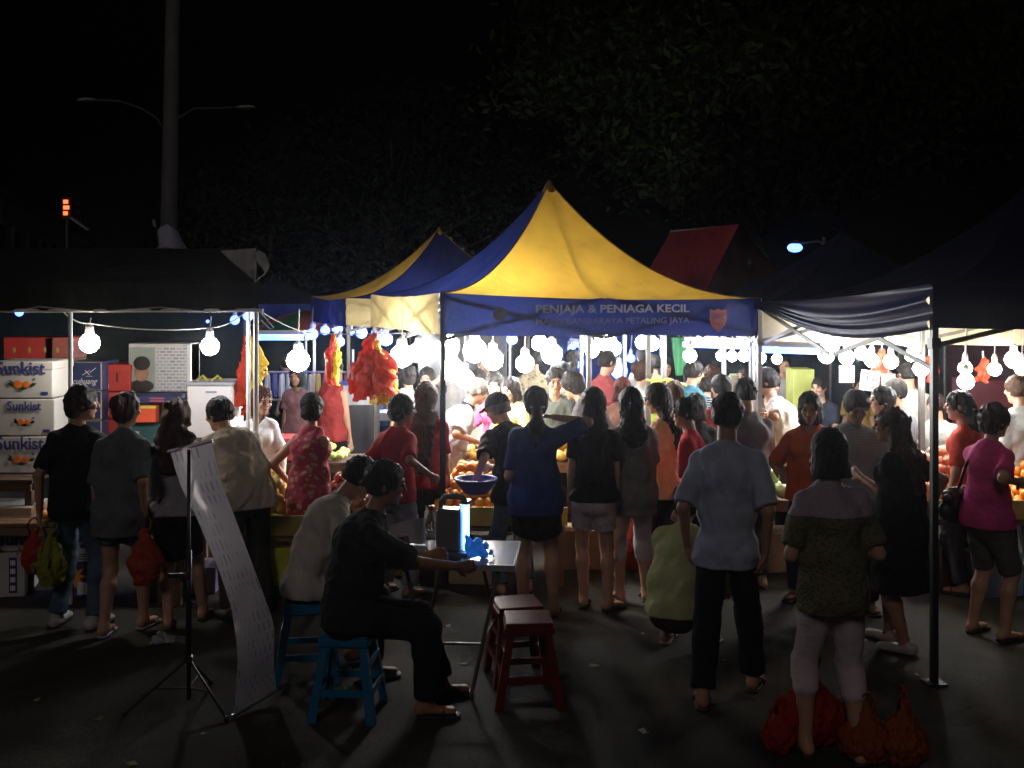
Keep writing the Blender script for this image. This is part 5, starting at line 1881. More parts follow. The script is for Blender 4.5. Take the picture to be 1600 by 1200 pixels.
def price_card(label, px0, py0, px1, py1, z, txts, tilt=0.0):
    c = P((px0 + px1) / 2, (py0 + py1) / 2, z)
    w, h = (px1 - px0) / F * z, (py1 - py0) / F * z
    root = empty('price_card', c, 0, label, 'price sign', 'white price cards')
    root.rotation_euler = (0, tilt, 0)
    MB().box((0, 0, 0), (w, .006, h), ch=.002).build('card', plain((0.34, 0.335, 0.315), 0.8, 0.06), root)
    for t, s_, x, zt_ in txts:
        text_part(t, s_, INK, root, (x * w, -.006, zt_ * h), ext=.0008, bold=.001)
    MB().bar((0, 0, h / 2), (0, 0, h / 2 + .14), .003, .003, 4).build('string', CORD_MAT, root)


price_card('white price card left of the others with faint writing', 1311, 571, 1335, 598, 10.0, [('10', .06, 0, .05), ('00', .04, 0, -.38)])
price_card('tilted white price card with a big hand written three', 1344, 579, 1374, 611, 9.9, [('3', .11, -.2, -.02), ('for', .05, .25, -.02), ('2.00', .06, .05, -.42)], R(8))
price_card('white price card partly behind a boy with short hair', 1377, 584, 1399, 612, 9.9, [('5', .06, 0, .05), ('RM', .045, 0, -.38)])


# ---- background stalls behind
table('white shelf table far behind the red bag bunches', -2.5, -1.2, 12.5, 13.1, 0.85, plain((0.5, 0.5, 0.5), 0.5))
rt = carton('white foam tub with a blue lid behind the big bag bunch', 562, 0, 11.6, 0.42, 0.22, 0.3, plain((0.7, 0.72, 0.75), 0.6), 0, 'foam_box', base=1.03)
MB().box((0, 0, .23), (.44, .32, .03)).build('lid', plain((0.04, 0.15, 0.55), 0.5), rt)
carton('folding stand under the foam tub', 562, 0, 11.6, 0.36, 1.03, 0.28, plain((0.10, 0.10, 0.11), 0.6), 0, 'stand', base=0)
# clothes rail with hanging clothes
root = empty('clothes_rail', (P(470, 452, 13).x, 13, 0), 0, 'steel clothes rail with small garments behind the short haired woman', 'clothes rack')
for s in (-1, 1):
    MB().bar((s * .62, 0, 0), (s * .62, 0, 1.55), .018, .018, 8).build('upright', STEEL, root)
MB().bar((-.66, 0, 1.28), (.66, 0, 1.28), .014, .014, 8).build('rail', STEEL, root)
MB().bar((-.66, 0, .95), (.66, 0, .95), .014, .014, 8).build('rail', STEEL, root)
rs = random.Random(5)
for k in range(14):
    x = -.56 + k * .086
    c_ = rs.choice([(0.5, 0.4, 0.35), (0.3, 0.08, 0.1), (0.1, 0.12, 0.3), (0.45, 0.35, 0.1), (0.1, 0.25, 0.2), (0.6, 0.6, 0.6)])
    hg = MB()
    w_ = .09
    hg.grid(lambda u, v: (x + (v * .03 * math.sin(6 * u)), (u - .5) * w_ * (1 + v), 1.27 - v * .28), 6, 5)
    hg.grid(lambda u, v: (x + (u - .5) * .06 * (1 + v * .4), -.05 - .01 * math.sin(5 * u), 1.26 - v * .26), 5, 5)
    tag(hg.build('garment', fabric(c_), None, True, loc=(root.location.x, 13, 0)), ['small pale garment', 'small garment'][0] + ' hung on the steel rail', 'clothes', 'garments on the rail')
root = empty('parasol', (P(478, 452, 15).x, 15, 0), 0, 'green and orange parasol behind the awning corner', 'parasol')
MB().bar((0, 0, 0), (0, 0, 1.95), .02, .02, 8).build('pole', STEEL, root)
for k in range(8):
    cols_ = [(0.5, 0.12, 0.03), (0.02, 0.20, 0.07)]
    a0_, a1_ = PI / 4 * k, PI / 4 * (k + 1)
    MB().grid(lambda u, v: (0.75 * v * math.cos(a0_ + (a1_ - a0_) * u), 0.75 * v * math.sin(a0_ + (a1_ - a0_) * u), 1.98 - .26 * v ** 1.4 - .02 * math.sin(PI * u) * v), 4, 6).build('panel', canopy_mat(cols_[k % 2], .3), root, True)
# back tarpaulins that close the rows of stalls
TEAL = canopy_mat((0.02, 0.05, 0.055), 0.1, 'tarp')


def back_tarp(label, px0, px1, z0, z1, top, col, seed, h0=0.35):
    a, b = P(px0, 452, z0), P(px1, 452, z1)
    root = empty('back_tarpaulin', (a.x, a.y, 0), 0, label, 'tarpaulin', 'tarpaulins closing the backs of far stalls')

    def fn(u, v):
        return ((b.x - a.x) * u, (b.y - a.y) * u + .03 * math.sin(22 * u + seed) * (0.4 + v), top - (top - h0) * v - .03 * math.sin(PI * u * 3) * (1 - v))
    MB().grid(fn, 60, 8).build('sheet', canopy_mat(col, 0.12, 'tarp'), root, True)
    for u in (0, .33, .66, 1):
        MB().bar(((b.x - a.x) * u, (b.y - a.y) * u + .06, 0), ((b.x - a.x) * u, (b.y - a.y) * u + .06, top + .05), .016, .016, 6).build('post', DARK_STEEL, root)
    return root


back_tarp('dark green tarpaulin far behind the left stall boxes', -60, 380, 13.5, 14.0, 2.0, (0.012, 0.022, 0.022), 1)
back_tarp('dark teal tarpaulin far behind the clothes rail', 395, 640, 16.5, 16.0, 2.0, (0.01, 0.03, 0.04), 2)
back_tarp('grey tarpaulin behind the glaring bulbs', 655, 790, 13.0, 13.0, 1.95, (0.10, 0.10, 0.10), 3)
back_tarp('bright blue tarpaulin behind the crowd under the lettering', 870, 1040, 17.0, 17.0, 2.0, (0.04, 0.10, 0.40), 4)
back_tarp('dark tarpaulin behind the blue tube lights', 1040, 1300, 15.5, 15.0, 2.0, (0.02, 0.025, 0.03), 5)
back_tarp('grey blue tarpaulin behind the price cards', 1300, 1480, 13.5, 13.2, 1.95, (0.03, 0.045, 0.055), 6)
back_tarp('dark maroon tarpaulin at the right edge', 1480, 1720, 12.6, 12.4, 1.95, (0.05, 0.02, 0.03), 7)
carton('maroon cupboard behind the red bag near the right edge', 1560, 0, 11.0, 0.62, 1.35, 0.4, plain((0.14, 0.025, 0.04), 0.5, 0.2), 0, 'cupboard', cat='cupboard', base=0)
carton('yellow green box standing behind the bending vendor', 1256, 0, 11.2, 0.22, 1.45, 0.3, plain((0.45, 0.5, 0.12), 0.5), 0, 'box', base=0)
for k, (px_, lb_) in enumerate(((1112, 'tan board framed in pale green behind the child in stripes'), (1155, 'second tan board framed in pale green'))):
    rt = carton(lb_, px_, 0, 12.0, 0.20 if k == 0 else .22, 1.32, 0.05, plain((0.36, 0.27, 0.18), 0.6, 0.2), 0, 'display_board', cat='board', base=0.0)
    w_ = .10
    fr = MB().sbar((-w_, -.03, .6), (-w_, -.03, 1.33), .02, .02).sbar((w_, -.03, .6), (w_, -.03, 1.33), .02, .02).sbar((-w_, -.03, 1.33), (w_, -.03, 1.33), .02, .02)
    fr.build('frame', plain((0.45, 0.6, 0.35), 0.5), rt)
root = empty('green_banner', P(1062, 560, 11.5), 0, 'hanging green cloth beside the crowd', 'cloth')
MB().grid(lambda u, v: ((u - .5) * .18 + .05 * v, .02 * math.sin(12 * u + 3 * v), .22 - v * .4), 10, 10).build('cloth_sheet', canopy_mat((0.05, 0.22, 0.09), .3), root, True)
# posts inside the market
for k, (px_, z_, lb_, mt) in enumerate(((1013, 10.4, 'dark square post in the crowd with a pale edge', DARK_STEEL), (1037, 9.9, 'leaning pale post tied with yellow string', STEEL),
                                        (920, 10.0, 'grey post behind the man in the dark green shirt', STEEL), (1440, 8.9, 'thick dark post left of the black one', DARK_STEEL), (1131, 11.4, 'thin pale post behind the man in the blue shirt', STEEL))):
    q = P(px_, 452, z_)
    root = empty('stall_post', (q.x, q.y, 0), 0, lb_, 'post')
    MB().box((0, 0, 1.06), (.045, .045, 2.12), ch=.005).build('shaft', mt, root)
    MB().box((0, 0, .01), (.12, .12, .02)).build('foot', mt, root)
    if k == 1:
        MB().tube([(-.16, -.03, 1.45), (-.05, -.05, 1.43), (.03, -.05, 1.46), (.2, -.04, 1.40)], .012, 6).build('string', plain((0.7, 0.65, 0.1), 0.5), root, True)


# ================================================================== NEAR OBJECTS
def stool(label, loc, rz, col, h=0.45, top=0.26, bot=0.36, group=None):
    m_ = plain(col, 0.28, 0.08, 5, 0.05, key='stool%s' % (col,))
    root = empty('plastic_stool', loc, rz, label, 'stool', group)
    MB().box((0, 0, h - .012), (top, top, .024), ch=.012).build('seat', m_, root)
    MB().box((0, 0, h - .045), (top + .012, top + .012, .05), ch=.012).build('seat_skirt', m_, root)
    hs_, hb_ = top / 2 - .02, bot / 2 - .02
    for sx in (-1, 1):
        for sy in (-1, 1):
            lg = MB()
            a, b = Vector((sx * hs_, sy * hs_, h - .05)), Vector((sx * hb_, sy * hb_, 0.0))
            n = 1
            t = .042
            vs = []
            for p, k in ((b, 1.15), (a, 1.0)):
                for x, y in ((0, 0), (-sx * t * k, 0), (-sx * t * k, -sy * .012), (-sx * .012, -sy * .012), (-sx * .012, -sy * t * k), (0, -sy * t * k)):
                    vs.append((p.x + x + sx * .012, p.y + y + sy * .012, p.z))
            fs = [(i, (i + 1) % 6, 6 + (i + 1) % 6, 6 + i) for i in range(6)] + [tuple(range(5, -1, -1)), tuple(range(6, 12))]
            lg.add(vs, fs)
            lg.build('leg', m_, root)
    for zz_, hgt in ((.15, .035), (.29, .03)):
        f = 1 - zz_ / h
        e = hs_ + (hb_ - hs_) * f
        for (a, b) in (((-e, -e), (e, -e)), ((e, -e), (e, e)), ((e, e), (-e, e)), ((-e, e), (-e, -e))):
            if zz_ > .2 and a[1] == b[1]:
                continue
            MB().sbar((a[0], a[1], zz_), (b[0], b[1], zz_), .016, hgt).build('rung', m_, root)
    return root


SB, SR = (0.010, 0.15, 0.30), (0.13, 0.007, 0.009)
q7 = P(480, 452, 6.42); q8 = P(545, 452, 5.85)
stool('blue plastic stool under the man in the white shirt', (q7.x, q7.y, 0), R(8), SB, bot=.40, group='blue plastic stools')
stool('blue plastic stool under the man in the dark shirt', (q8.x, q8.y, 0), R(-5), SB, bot=.38, group='blue plastic stools')
q = P(808, 452, 6.35)
stool('red plastic stool half hidden behind another red stool', (q.x, q.y, 0), R(12), SR, bot=.36, group='red plastic stools')
q = P(825, 452, 6.05)
stool('red plastic stool in front, nearer to the camera than its twin', (q.x, q.y, 0), R(3), SR, bot=.40, group='red plastic stools')

# folding table
tb0 = P(715, 452, 6.28)
root = empty('folding_table', (tb0.x, tb0.y, 0), R(-4), 'white topped folding table with crossed steel legs', 'table')
MB().box((0, 0, .745), (.68, .56, .02), ch=.004).build('table_top', plain((0.50, 0.50, 0.52), 0.22, 0.06, 4, 0.05), root)
rim = MB()
for a, b in (((-.345, -.285), (.345, -.285)), ((.345, -.285), (.345, .285)), ((.345, .285), (-.345, .285)), ((-.345, .285), (-.345, -.285))):
    rim.sbar((*a, .738), (*b, .738), .012, .034)
rim.build('rim', plain((0.30, 0.31, 0.33), 0.4), root)
for sx in (-1, 1):
    MB().bar((sx * .26, -.25, .73), (sx * .10, -.22, .0), .012, .012, 8).build('leg', DARK_STEEL, root)
    MB().bar((sx * .10, .22, .73), (sx * .26, .24, .0), .012, .012, 8).build('leg', DARK_STEEL, root)
    MB().bar((sx * .17, -.235, .32), (sx * .2, .235, .32), .008, .008, 6).build('brace', DARK_STEEL, root)
MB().bar((-.16, -.23, .3), (.16, -.23, .3), .008, .008, 6).build('brace', DARK_STEEL, root)
TT = 0.757
# lantern
lq = P(716, 452, 6.2)
root = empty('lantern', (lq.x, lq.y, TT), R(-18), 'grey portable fluorescent lantern with a glowing blue white tube', 'lantern')
GREYP = plain((0.13, 0.13, 0.13), 0.4, 0.1, 10, 0.1)
MB().box((0, 0, .0125), (.15, .12, .025), ch=.006).build('base', GREYP, root)
body = MB()
body.box((-.045, .0, .145), (.15, .11, .24), ch=.014)
body.build('housing', GREYP, root)
hd_ = MB()
hd_.tube([(-.105, 0, .25), (-.105, 0, .29), (-.08, 0, .325), (-.01, 0, .335), (.03, 0, .325), (.05, 0, .30)], [.018, .018, .018, .018, .016, .016], 8)
hd_.build('handle', GREYP, root, True)
MB().box((.05, 0, .305), (.05, .085, .02), ch=.006).build('cap', GREYP, root)
MB().box((.027, 0, .165), (.006, .085, .26), ch=.002).build('reflector', plain((0.6, 0.62, 0.65), 0.2), root)
for s in (-1, 1):
    MB().bar((.048, s * .02, .035), (.048, s * .02, .29), .0115, .0115, 10).build('lamp_tube', emis((0.16, 0.42, 1.0), 7.0), root, True)
# blue plastic bag by the lantern
V, Q = sdf_mesh([el((0, 0, .05), (.055, .045, .05), ((1, 0, 0), (0, 1, 0), (0, 0, 1)), .02), el((.035, .0, .04), (.045, .04, .04), ((1, 0, 0), (0, 1, 0), (0, 0, 1)), .02), ec((-.02, 0, .07), (-.06, 0, .12), (.03, .03), (.012, .012), (1, 0, 0), .02)],
                .006, noise=.016, nfreq=60, seed=4, cuts=[((0, 0, .002), (0, 0, -1))])
bq = P(745, 452, 6.12)
tag(vq_object('blue_bag', V, Q, plastic_film((0.22, 0.60, 0.92), .6), None, (bq.x, bq.y, TT)), 'crumpled pale blue plastic bag lying right of the lantern', 'bag')
# bottle
bq = P(674, 452, 6.3)
root = empty('water_bottle', (bq.x, bq.y, TT), 0, 'clear plastic water bottle with a red cap', 'bottle')
MB().lathe([(.026, 0), (.033, .006), (.034, .05), (.031, .06), (.034, .07), (.034, .12), (.031, .13), (.034, .14), (.033, .17), (.022, .205), (.013, .225), (.013, .24)], n=20).build('bottle_body', glass_mat(), root, True)
MB().lathe([(.016, .0), (.016, .024), (.0001, .026)], (0, 0, .236), 16).build('cap', plain((0.5, 0.03, 0.04), 0.4), root)
MB().lathe([(.0346, .075), (.0346, .115)], n=20).build('label', plain((0.55, 0.6, 0.65), 0.4), root, True)
bq = P(692, 452, 6.35)
root = empty('drinking_glass', (bq.x, bq.y, TT), 0, 'small clear tumbler beside the water bottle', 'glass')
MB().lathe([(.022, 0), (.028, .085), (.026, .085), (.020, .006), (.0001, .006)], n=16).build('glass_wall', glass_mat(), root, True)
bq = P(662, 452, 6.2)
tag(MB().box((0, 0, .004), (.15, .09, .008), rz=.4).build('notebook', plain((0.03, 0.03, 0.035), 0.5), loc=(bq.x, bq.y, TT)), 'thin black notebook lying before the water bottle', 'notebook')
bq = P(700, 452, 6.08)
tag(MB().box((0, 0, .006), (.14, .05, .012), rz=-.5, ch=.003).build('black_phone', plain((0.015, 0.015, 0.017), 0.3), loc=(bq.x, bq.y, TT)), 'slim black object lying in front of the lantern', 'phone')

# banner on a tripod stand
sq = P(295, 452, 5.92)
root = empty('banner_stand', (sq.x, sq.y, 0), 0, 'thin black tripod stand holding a glossy banner by its top bar', 'stand')
MB().bar((0, 0, .04), (0, 0, 1.40), .012, .010, 10).build('pole', BLACK_STEEL, root, True)
MB().bar((0, 0, .28), (0, 0, .85), .016, .016, 10).build('sleeve', BLACK_STEEL, root, True)
MB().box((0, 0, .26), (.045, .045, .04), ch=.008).build('hub', BLACK_STEEL, root)
for ang in (205, 322, 85):
    a = R(ang)
    f_ = Vector((.33 * math.cos(a), .33 * math.sin(a) * 1.0, .012))
    lg = MB().bar((0, 0, .26), f_, .007, .007, 8).build('leg', BLACK_STEEL, root)
    MB().bar((0, 0, .10), Vector((0, 0, .26)).lerp(f_, .55), .004, .004, 6).build('brace', BLACK_STEEL, root)
    MB().ball(f_ + Vector((0, 0, 0)), .014, 8, 6).build('rubber_foot', BLACK_STEEL, lg, True)
MB().box((-.05, -.03, .72), (.1, .02, .025)).build('clamp', BLACK_STEEL, root)
ta, tb_ = P(262, 706, 6.02), P(332, 688, 6.06)
o0 = Vector(root.location)
MB().bar(ta - o0, tb_ - o0, .011, .011, 10).build('top_bar', STEEL, root)
MB().bar(ta - o0 + Vector((.06, -.02, .03)), tb_ - o0 + Vector((-.09, -.02, .03)), .007, .007, 8).build('top_bar', BLACK_STEEL, root)

bm_, bnt, bb = _mat('glossy_banner')
bc_ = _obj_coord(bnt)
tcu = bnt.nodes.new('ShaderNodeTexCoord')
uvm = bnt.nodes.new('ShaderNodeMapping')
uvm.inputs['Scale'].default_value = (1, 1, 1)
bnt.links.new(tcu.outputs['UV'], uvm.inputs[0])
brk = bnt.nodes.new('ShaderNodeTexBrick')
brk.inputs['Scale'].default_value = 5.0
brk.inputs['Brick Width'].default_value = 0.16
brk.inputs['Row Height'].default_value = 0.38
brk.inputs['Mortar Size'].default_value = 0.09
brk.inputs['Mortar Smooth'].default_value = 0.6
brk.inputs['Color1'].default_value = (0.10, 0.09, 0.13, 1)
brk.inputs['Color2'].default_value = (0.28, 0.26, 0.30, 1)
brk.inputs['Mortar'].default_value = (0.40, 0.375, 0.40, 1)
bnt.links.new(uvm.outputs[0], brk.inputs['Vector'])
nz = bnt.nodes.new('ShaderNodeTexNoise')
nz.inputs['Scale'].default_value = 7
bnt.links.new(uvm.outputs[0], nz.inputs['Vector'])
rm = _ramp(bnt, nz.outputs['Fac'], [(0.46, (0, 0, 0)), (0.56, (1, 1, 1))])
mxx = bnt.nodes.new('ShaderNodeMixRGB')
mxx.inputs[2].default_value = (0.40, 0.375, 0.40, 1)
bnt.links.new(rm.outputs[0], mxx.inputs[0])
bnt.links.new(brk.outputs[0], mxx.inputs[1])
bnt.links.new(mxx.outputs[0], bb.inputs['Base Color'])
bb.inputs['Roughness'].default_value = 0.2
bb.inputs['Specular IOR Level'].default_value = 1.0
bb.inputs['IOR'].default_value = 1.8
btr = bnt.nodes.new('ShaderNodeBsdfTranslucent')
bnt.links.new(mxx.outputs[0], btr.inputs[0])
bmx = bnt.nodes.new('ShaderNodeMixShader')
bmx.inputs[0].default_value = 0.35
bnt.links.new(bb.outputs[0], bmx.inputs[1])
bnt.links.new(btr.outputs[0], bmx.inputs[2])
bnt.links.new(bmx.outputs[0], bnt.nodes['Material Output'].inputs[0])

keys = [(704, 690, 265, 331, 6.02, 6.06), (760, 748, 283, 344, 5.955, 6.0), (800, 790, 303, 360, 5.90, 5.94), (850, 840, 325, 379, 5.86, 5.90), (900, 886, 345, 396, 5.85, 5.90), (950, 935, 361, 414, 5.88, 5.94),
        (1000, 975, 369, 427, 5.83, 5.92), (1040, 1010, 371, 428, 5.80, 5.95), (1080, 1040, 368, 428, 5.78, 5.98), (1105, 1062, 366, 430, 5.77, 6.0), (1127, 1078, 362, 432, 5.74, 6.02)]


def kf(t):
    t = t * (len(keys) - 1)
    i = min(len(keys) - 2, int(t))
    f = t - i
    k0, k1, k2, k3 = keys[max(0, i - 1)], keys[i], keys[i + 1], keys[min(len(keys) - 1, i + 2)]
    return [.5 * ((2 * b) + (-a + c) * f + (2 * a - 5 * b + 4 * c - d) * f * f + (-a + 3 * b - 3 * c + d) * f ** 3) for a, b, c, d in zip(k0, k1, k2, k3)]


def ban(u, v):
    yl, yr, xl_, xr_, zl, zr = kf(v)
    a, b = P(xl_, yl, zl), P(xr_, yr, zr)
    p = a.lerp(b, u)
    p.y -= .02 * math.sin(PI * u) * (1 - .3 * v)
    p.z = max(p.z, .012)
    return tuple(p - o0)


bo = MB().grid(ban, 10, 44).build('banner_sheet', bm_, None, True)
uvl = bo.data.uv_layers.new(name='UVMap')
for poly in bo.data.polygons:
    for li, vi in zip(poly.loop_indices, poly.vertices):
        uvl.data[li].uv = ((vi % 11) / 10.0 * .25, (vi // 11) / 44.0 * 1.6)
ba, bb_ = Vector(ban(0, 1)), Vector(ban(1, 1))
broot = empty('banner', o0, 0, 'glossy white banner strip curling from the tripod down to the ground', 'banner')
bo.parent = broot
MB().bar(ba, bb_, .012, .012, 10).build('bottom_bar', STEEL, broot)

# litter
V, Q = sdf_mesh([el((0, 0, .02), (.06, .04, .028), ((1, 0, 0), (0, 1, 0), (0, 0, 1)), .02), el((.05, .01, .02), (.035, .03, .022), ((1, 0, 0), (0, 1, 0), (0, 0, 1)), .02)], .006, noise=.02, nfreq=70, seed=9, cuts=[((0, 0, .003), (0, 0, -1))])
lq = P(252, 1005, 1700 * 2.27 / (1005 - 452.0))
tag(vq_object('crumpled_bag', V, Q, plastic_film((0.6, 0.6, 0.6), .3), None, (lq.x, lq.y, 0)), 'crumpled clear plastic litter lying on the asphalt left of the tripod', 'litter')
rs = random.Random(11)
for k in range(26):
    zz_ = rs.uniform(5.2, 8.2)
    x_ = rs.uniform(-3.2, 3.4)
    m_ = MB()
    w_ = rs.uniform(.012, .03)
    m_.grid(lambda u, v: ((u - .5) * w_ * 2, (v - .5) * w_ * 1.4, .004 + .006 * math.sin(4 * u + 2) * v), 3, 3)
    tag(m_.build('paper_scrap', plain(rs.choice([(0.5, 0.5, 0.45), (0.3, 0.28, 0.15), (0.14, 0.16, 0.08)]), .8), None, loc=(x_, zz_, 0), rz=rs.uniform(0, 6)), 'tiny scrap of litter on the asphalt', 'litter', 'scraps on the ground')

# bags on the ground by the woman in white trousers
def onground(px, py):
    return 1700 * 2.27 / (py - 452.0)


zb = onground(1185, 1178)
bag('red plastic bag standing behind the legs of the woman in white trousers', ((1262 - 800) / F * (zb + .12), zb + .12, 0), .42, .26, .36, (0.42, 0.025, 0.012), 1, rz=.3, trans=.3)
bag('thin red bag leaning at the left of the white trousered woman', ((1218 - 800) / F * (zb + .02), zb + .02, 0), .16, .14, .22, (0.45, 0.03, 0.015), 5, rz=.2, trans=.3)
zb = onground(1330, 1190)
bag('orange plastic bag of fruit right of the white trousered woman', ((1352 - 800) / F * zb, zb, 0), .25, .22, .26, (0.42, 0.10, 0.03), 2, rz=-.2, trans=.35)
bag('pointed orange plastic bag farthest to the right on the ground', ((1410 - 800) / F * (zb - .05), zb - .05, 0), .24, .22, .30, (0.42, 0.11, 0.03), 3, rz=.5, trans=.35)


# ================================================================== PEOPLE
def pp(label, px, pt, z, rot=0, hp=None, held=None, **kw):
    """hp: wrist targets as photograph pixels with a distance, turned into the person's own frame"""
    if hp:
        x0 = (px - 800.0) / F * z + kw.get('dx', 0)
        y0 = z + kw.get('dy', 0)
        hs = []
        for t in hp:
            if t is None:
                hs.append(None)
                continue
            w = P(t[0], t[1], t[2])
            v = Matrix.Rotation(-R(rot), 3, 'Z') @ Vector((w.x - x0, w.y - y0, w.z))
            hs.append((v.x, v.y, v.z) + ((t[3],) if len(t) > 3 else ()))
        kw['hands'] = hs
    return person(label, px, pt, z, rot, **kw)


def yoke(c_low, c_up, zsplit, freq=60):
    m, nt, b = _mat('yoke_cloth')
    co = _obj_coord(nt)
    v = nt.nodes.new('ShaderNodeTexVoronoi')
    v.inputs['Scale'].default_value = freq
    nt.links.new(co.outputs[0], v.inputs['Vector'])
    r = _ramp(nt, v.outputs['Distance'], [(0.2, sc(c_low, .35)), (0.5, c_low)])
    sx = nt.nodes.new('ShaderNodeSeparateXYZ')
    nt.links.new(co.outputs[0], sx.inputs[0])
    gt = nt.nodes.new('ShaderNodeMath')
    gt.operation = 'GREATER_THAN'
    gt.inputs[1].default_value = zsplit
    nt.links.new(sx.outputs[2], gt.inputs[0])
    mx = nt.nodes.new('ShaderNodeMixRGB')
    nt.links.new(gt.outputs[0], mx.inputs[0])
    nt.links.new(r.outputs[0], mx.inputs[1])
    mx.inputs[2].default_value = (*c_up, 1)
    nt.links.new(mx.outputs[0], b.inputs['Base Color'])
    b.inputs['Roughness'].default_value = .8
    _bump(nt, b, v.outputs['Distance'], .6, .01)
    return m


def shoulder_bag(col, side_=1, strap=True, name='handbag', low=.28):
    def f(root, J):
        c = J['shj'][(side_ + 1) // 2] * .55 + J['neckb'] * .45
        W_ = J['W']
        hip = J['pel'] + J['r'] * side_ * (W_['p'][0] + .07) - J['fw'] * .03 + np.array([0, 0, low - .18])
        m_ = plain(col, .35, .15, 6, .2)
        t = MB()
        mid1 = J['chest'] + J['r'] * side_ * (W_['c'][0] * .7) - J['fw'] * (W_['c'][1] + .045)
        mid2 = J['chest'] + J['r'] * side_ * (W_['c'][0] * .6) + J['fw'] * (W_['c'][1] + .05)
        t.tube([hip + np.array([0, 0, .1]), mid1, c + np.array([0, 0, .055]) - J['fw'] * .02, c + np.array([0, 0, .05]) + J['fw'] * .03, mid2, hip + np.array([0, 0, .1]) + J['fw'] * .08], .012, 6)
        V, Q = sdf_mesh([el(hip, (.06, .16, .13), (J['r'], J['fw'], (0, 0, 1)), .02)], .012, noise=.01, nfreq=30, seed=3)
        w0 = Matrix.Rotation(root.rotation_euler.z, 4, 'Z')
        hb_ = empty(name, root.location, root.rotation_euler.z, None, 'bag')
        hb_['label'] = J.get('baglabel', 'handbag')
        vq_object('bag_body', V, Q, m_, hb_)
        t.build('strap', m_, hb_, True)
        f.root = hb_
    return f


# ---- row at the left stall
_, A = pp('heavy person in a black tee and flared blue jeans looking over the shoulder', 118, 607, 7.33, rot=-8, sex='m', build=1.0, near=True, hair='shaggy', head=(-52, 4), tone=0,
          top=('tee', (0.010, 0.010, 0.012), {'sleeve': .8, 'loose': .9, 'hem': .10}), bottom=('jeans', fabric((0.06, 0.10, 0.15), 'denim'), 1.97), shoes=('shoe', (0.45, 0.45, 0.45)),
          feet=[(-.13, .0), (.15, -.02)], hp=[(62, 800, 7.25), (172, 800, 7.3)], curl=.9, lean=2)
root_a = A['root']
wa = world_of(root_a, A['wrists'][0])
bag('red carrier bag dangling from the hand of the person in black', (wa.x - .04, wa.y, wa.z - .42), .17, .1, .30, (0.5, 0.06, 0.04), 7, trans=.3)
bag('clear bag of yellow green vegetables held by the person in black', (wa.x + .07, wa.y, wa.z - .5), .20, .14, .36, (0.34, 0.38, 0.05), 8, trans=.3)
_, A = pp('woman in a loose grey tee and flowered denim shorts with brown pinned hair', 187, 617, 7.2, rot=-6, sex='f', build=1.0, near=True, hair='bun', hcol=(0.035, 0.014, 0.007), head=(-10, 6),
          top=('tee', (0.13, 0.14, 0.14), {'sleeve': .95, 'loose': 1.0, 'hem': .17, 'flare': 1.02}), bottom=('shorts', fabric((0.10, 0.15, 0.16), 'floral', (0.02, 0.05, 0.08), 16), .55), shoes=('sandal', (0.4, 0.42, 0.48)),
          feet=[(-.06, -.10), (.12, .10)], hp=[(150, 815, 7.2), (226, 800, 7.15)], curl=.9, side=1)
wa = world_of(A['root'], A['wrists'][1])
bag('orange red plastic bag in the hand of the woman in flowered shorts', (wa.x, wa.y, wa.z - .48), .20, .14, .36, (0.62, 0.10, 0.05), 9, trans=.35)
pp('woman with loose long brown hair in a white tee and black skirt', 272, 628, 7.35, rot=5, sex='f', build=1.02, near=True, hair='wavy', hcol=(0.050, 0.018, 0.008), head=(10, 10), hairlen=.26,
   top=('tee', (0.34, 0.33, 0.36), {'sleeve': .6, 'hem': .03}), bottom=('skirt', (0.008, 0.008, 0.009), .21, 1.05), shoes=('sandal', (0.02, 0.05, 0.06)), feet=[(-.02, -.08), (.17, .12)], hp=[None, (300, 760, 7.6)], lean=6)
pp('man in a beige polo bending far forward over the stall', 388, 632, 7.55, rot=38, sex='m', build=1.08, near=True, hair='short', h=1.66, lean=52, head=(20, 15),
   top=('polo', (0.50, 0.44, 0.34), {'sleeve': .85, 'loose': 1.0, 'hem': .12}), bottom=('trousers', (0.045, 0.045, 0.035), 1.95), shoes=('shoe', (0.02, 0.02, 0.02)),
   feet=[(-.14, -.04), (.15, .05)], hands=[(-.25, .62, .78), (.22, .60, .80)])
pp('vendor girl in a white tee with short brown hair behind the left stall table', 402, 604, 8.65, rot=200, sex='f', build=.95, near=True, face=True, tone=2, hair='bob', hcol=(0.06, 0.020, 0.012), head=(24, 14),
   top=('tee', (0.80, 0.78, 0.80), {'sleeve': .7}), bottom=('trousers', (0.05, 0.05, 0.07)), hands=[(-.17, .22, .80), (.2, .15, .78)])
pp('woman with short dark hair in a sleeveless pink flowered dress', 482, 619, 7.95, rot=-28, sex='f', build=1.08, near=True, hair='shaggy', head=(30, 12),
   top=('dress', fabric((0.50, 0.07, 0.12), 'floral', (0.62, 0.36, 0.22), 24), {'sleeveless': 1, 'hem': .38, 'flare': 1.15, 'loose': .8}), bottom=None, hp=[(450, 752, 8.1), (500, 770, 8.1)])
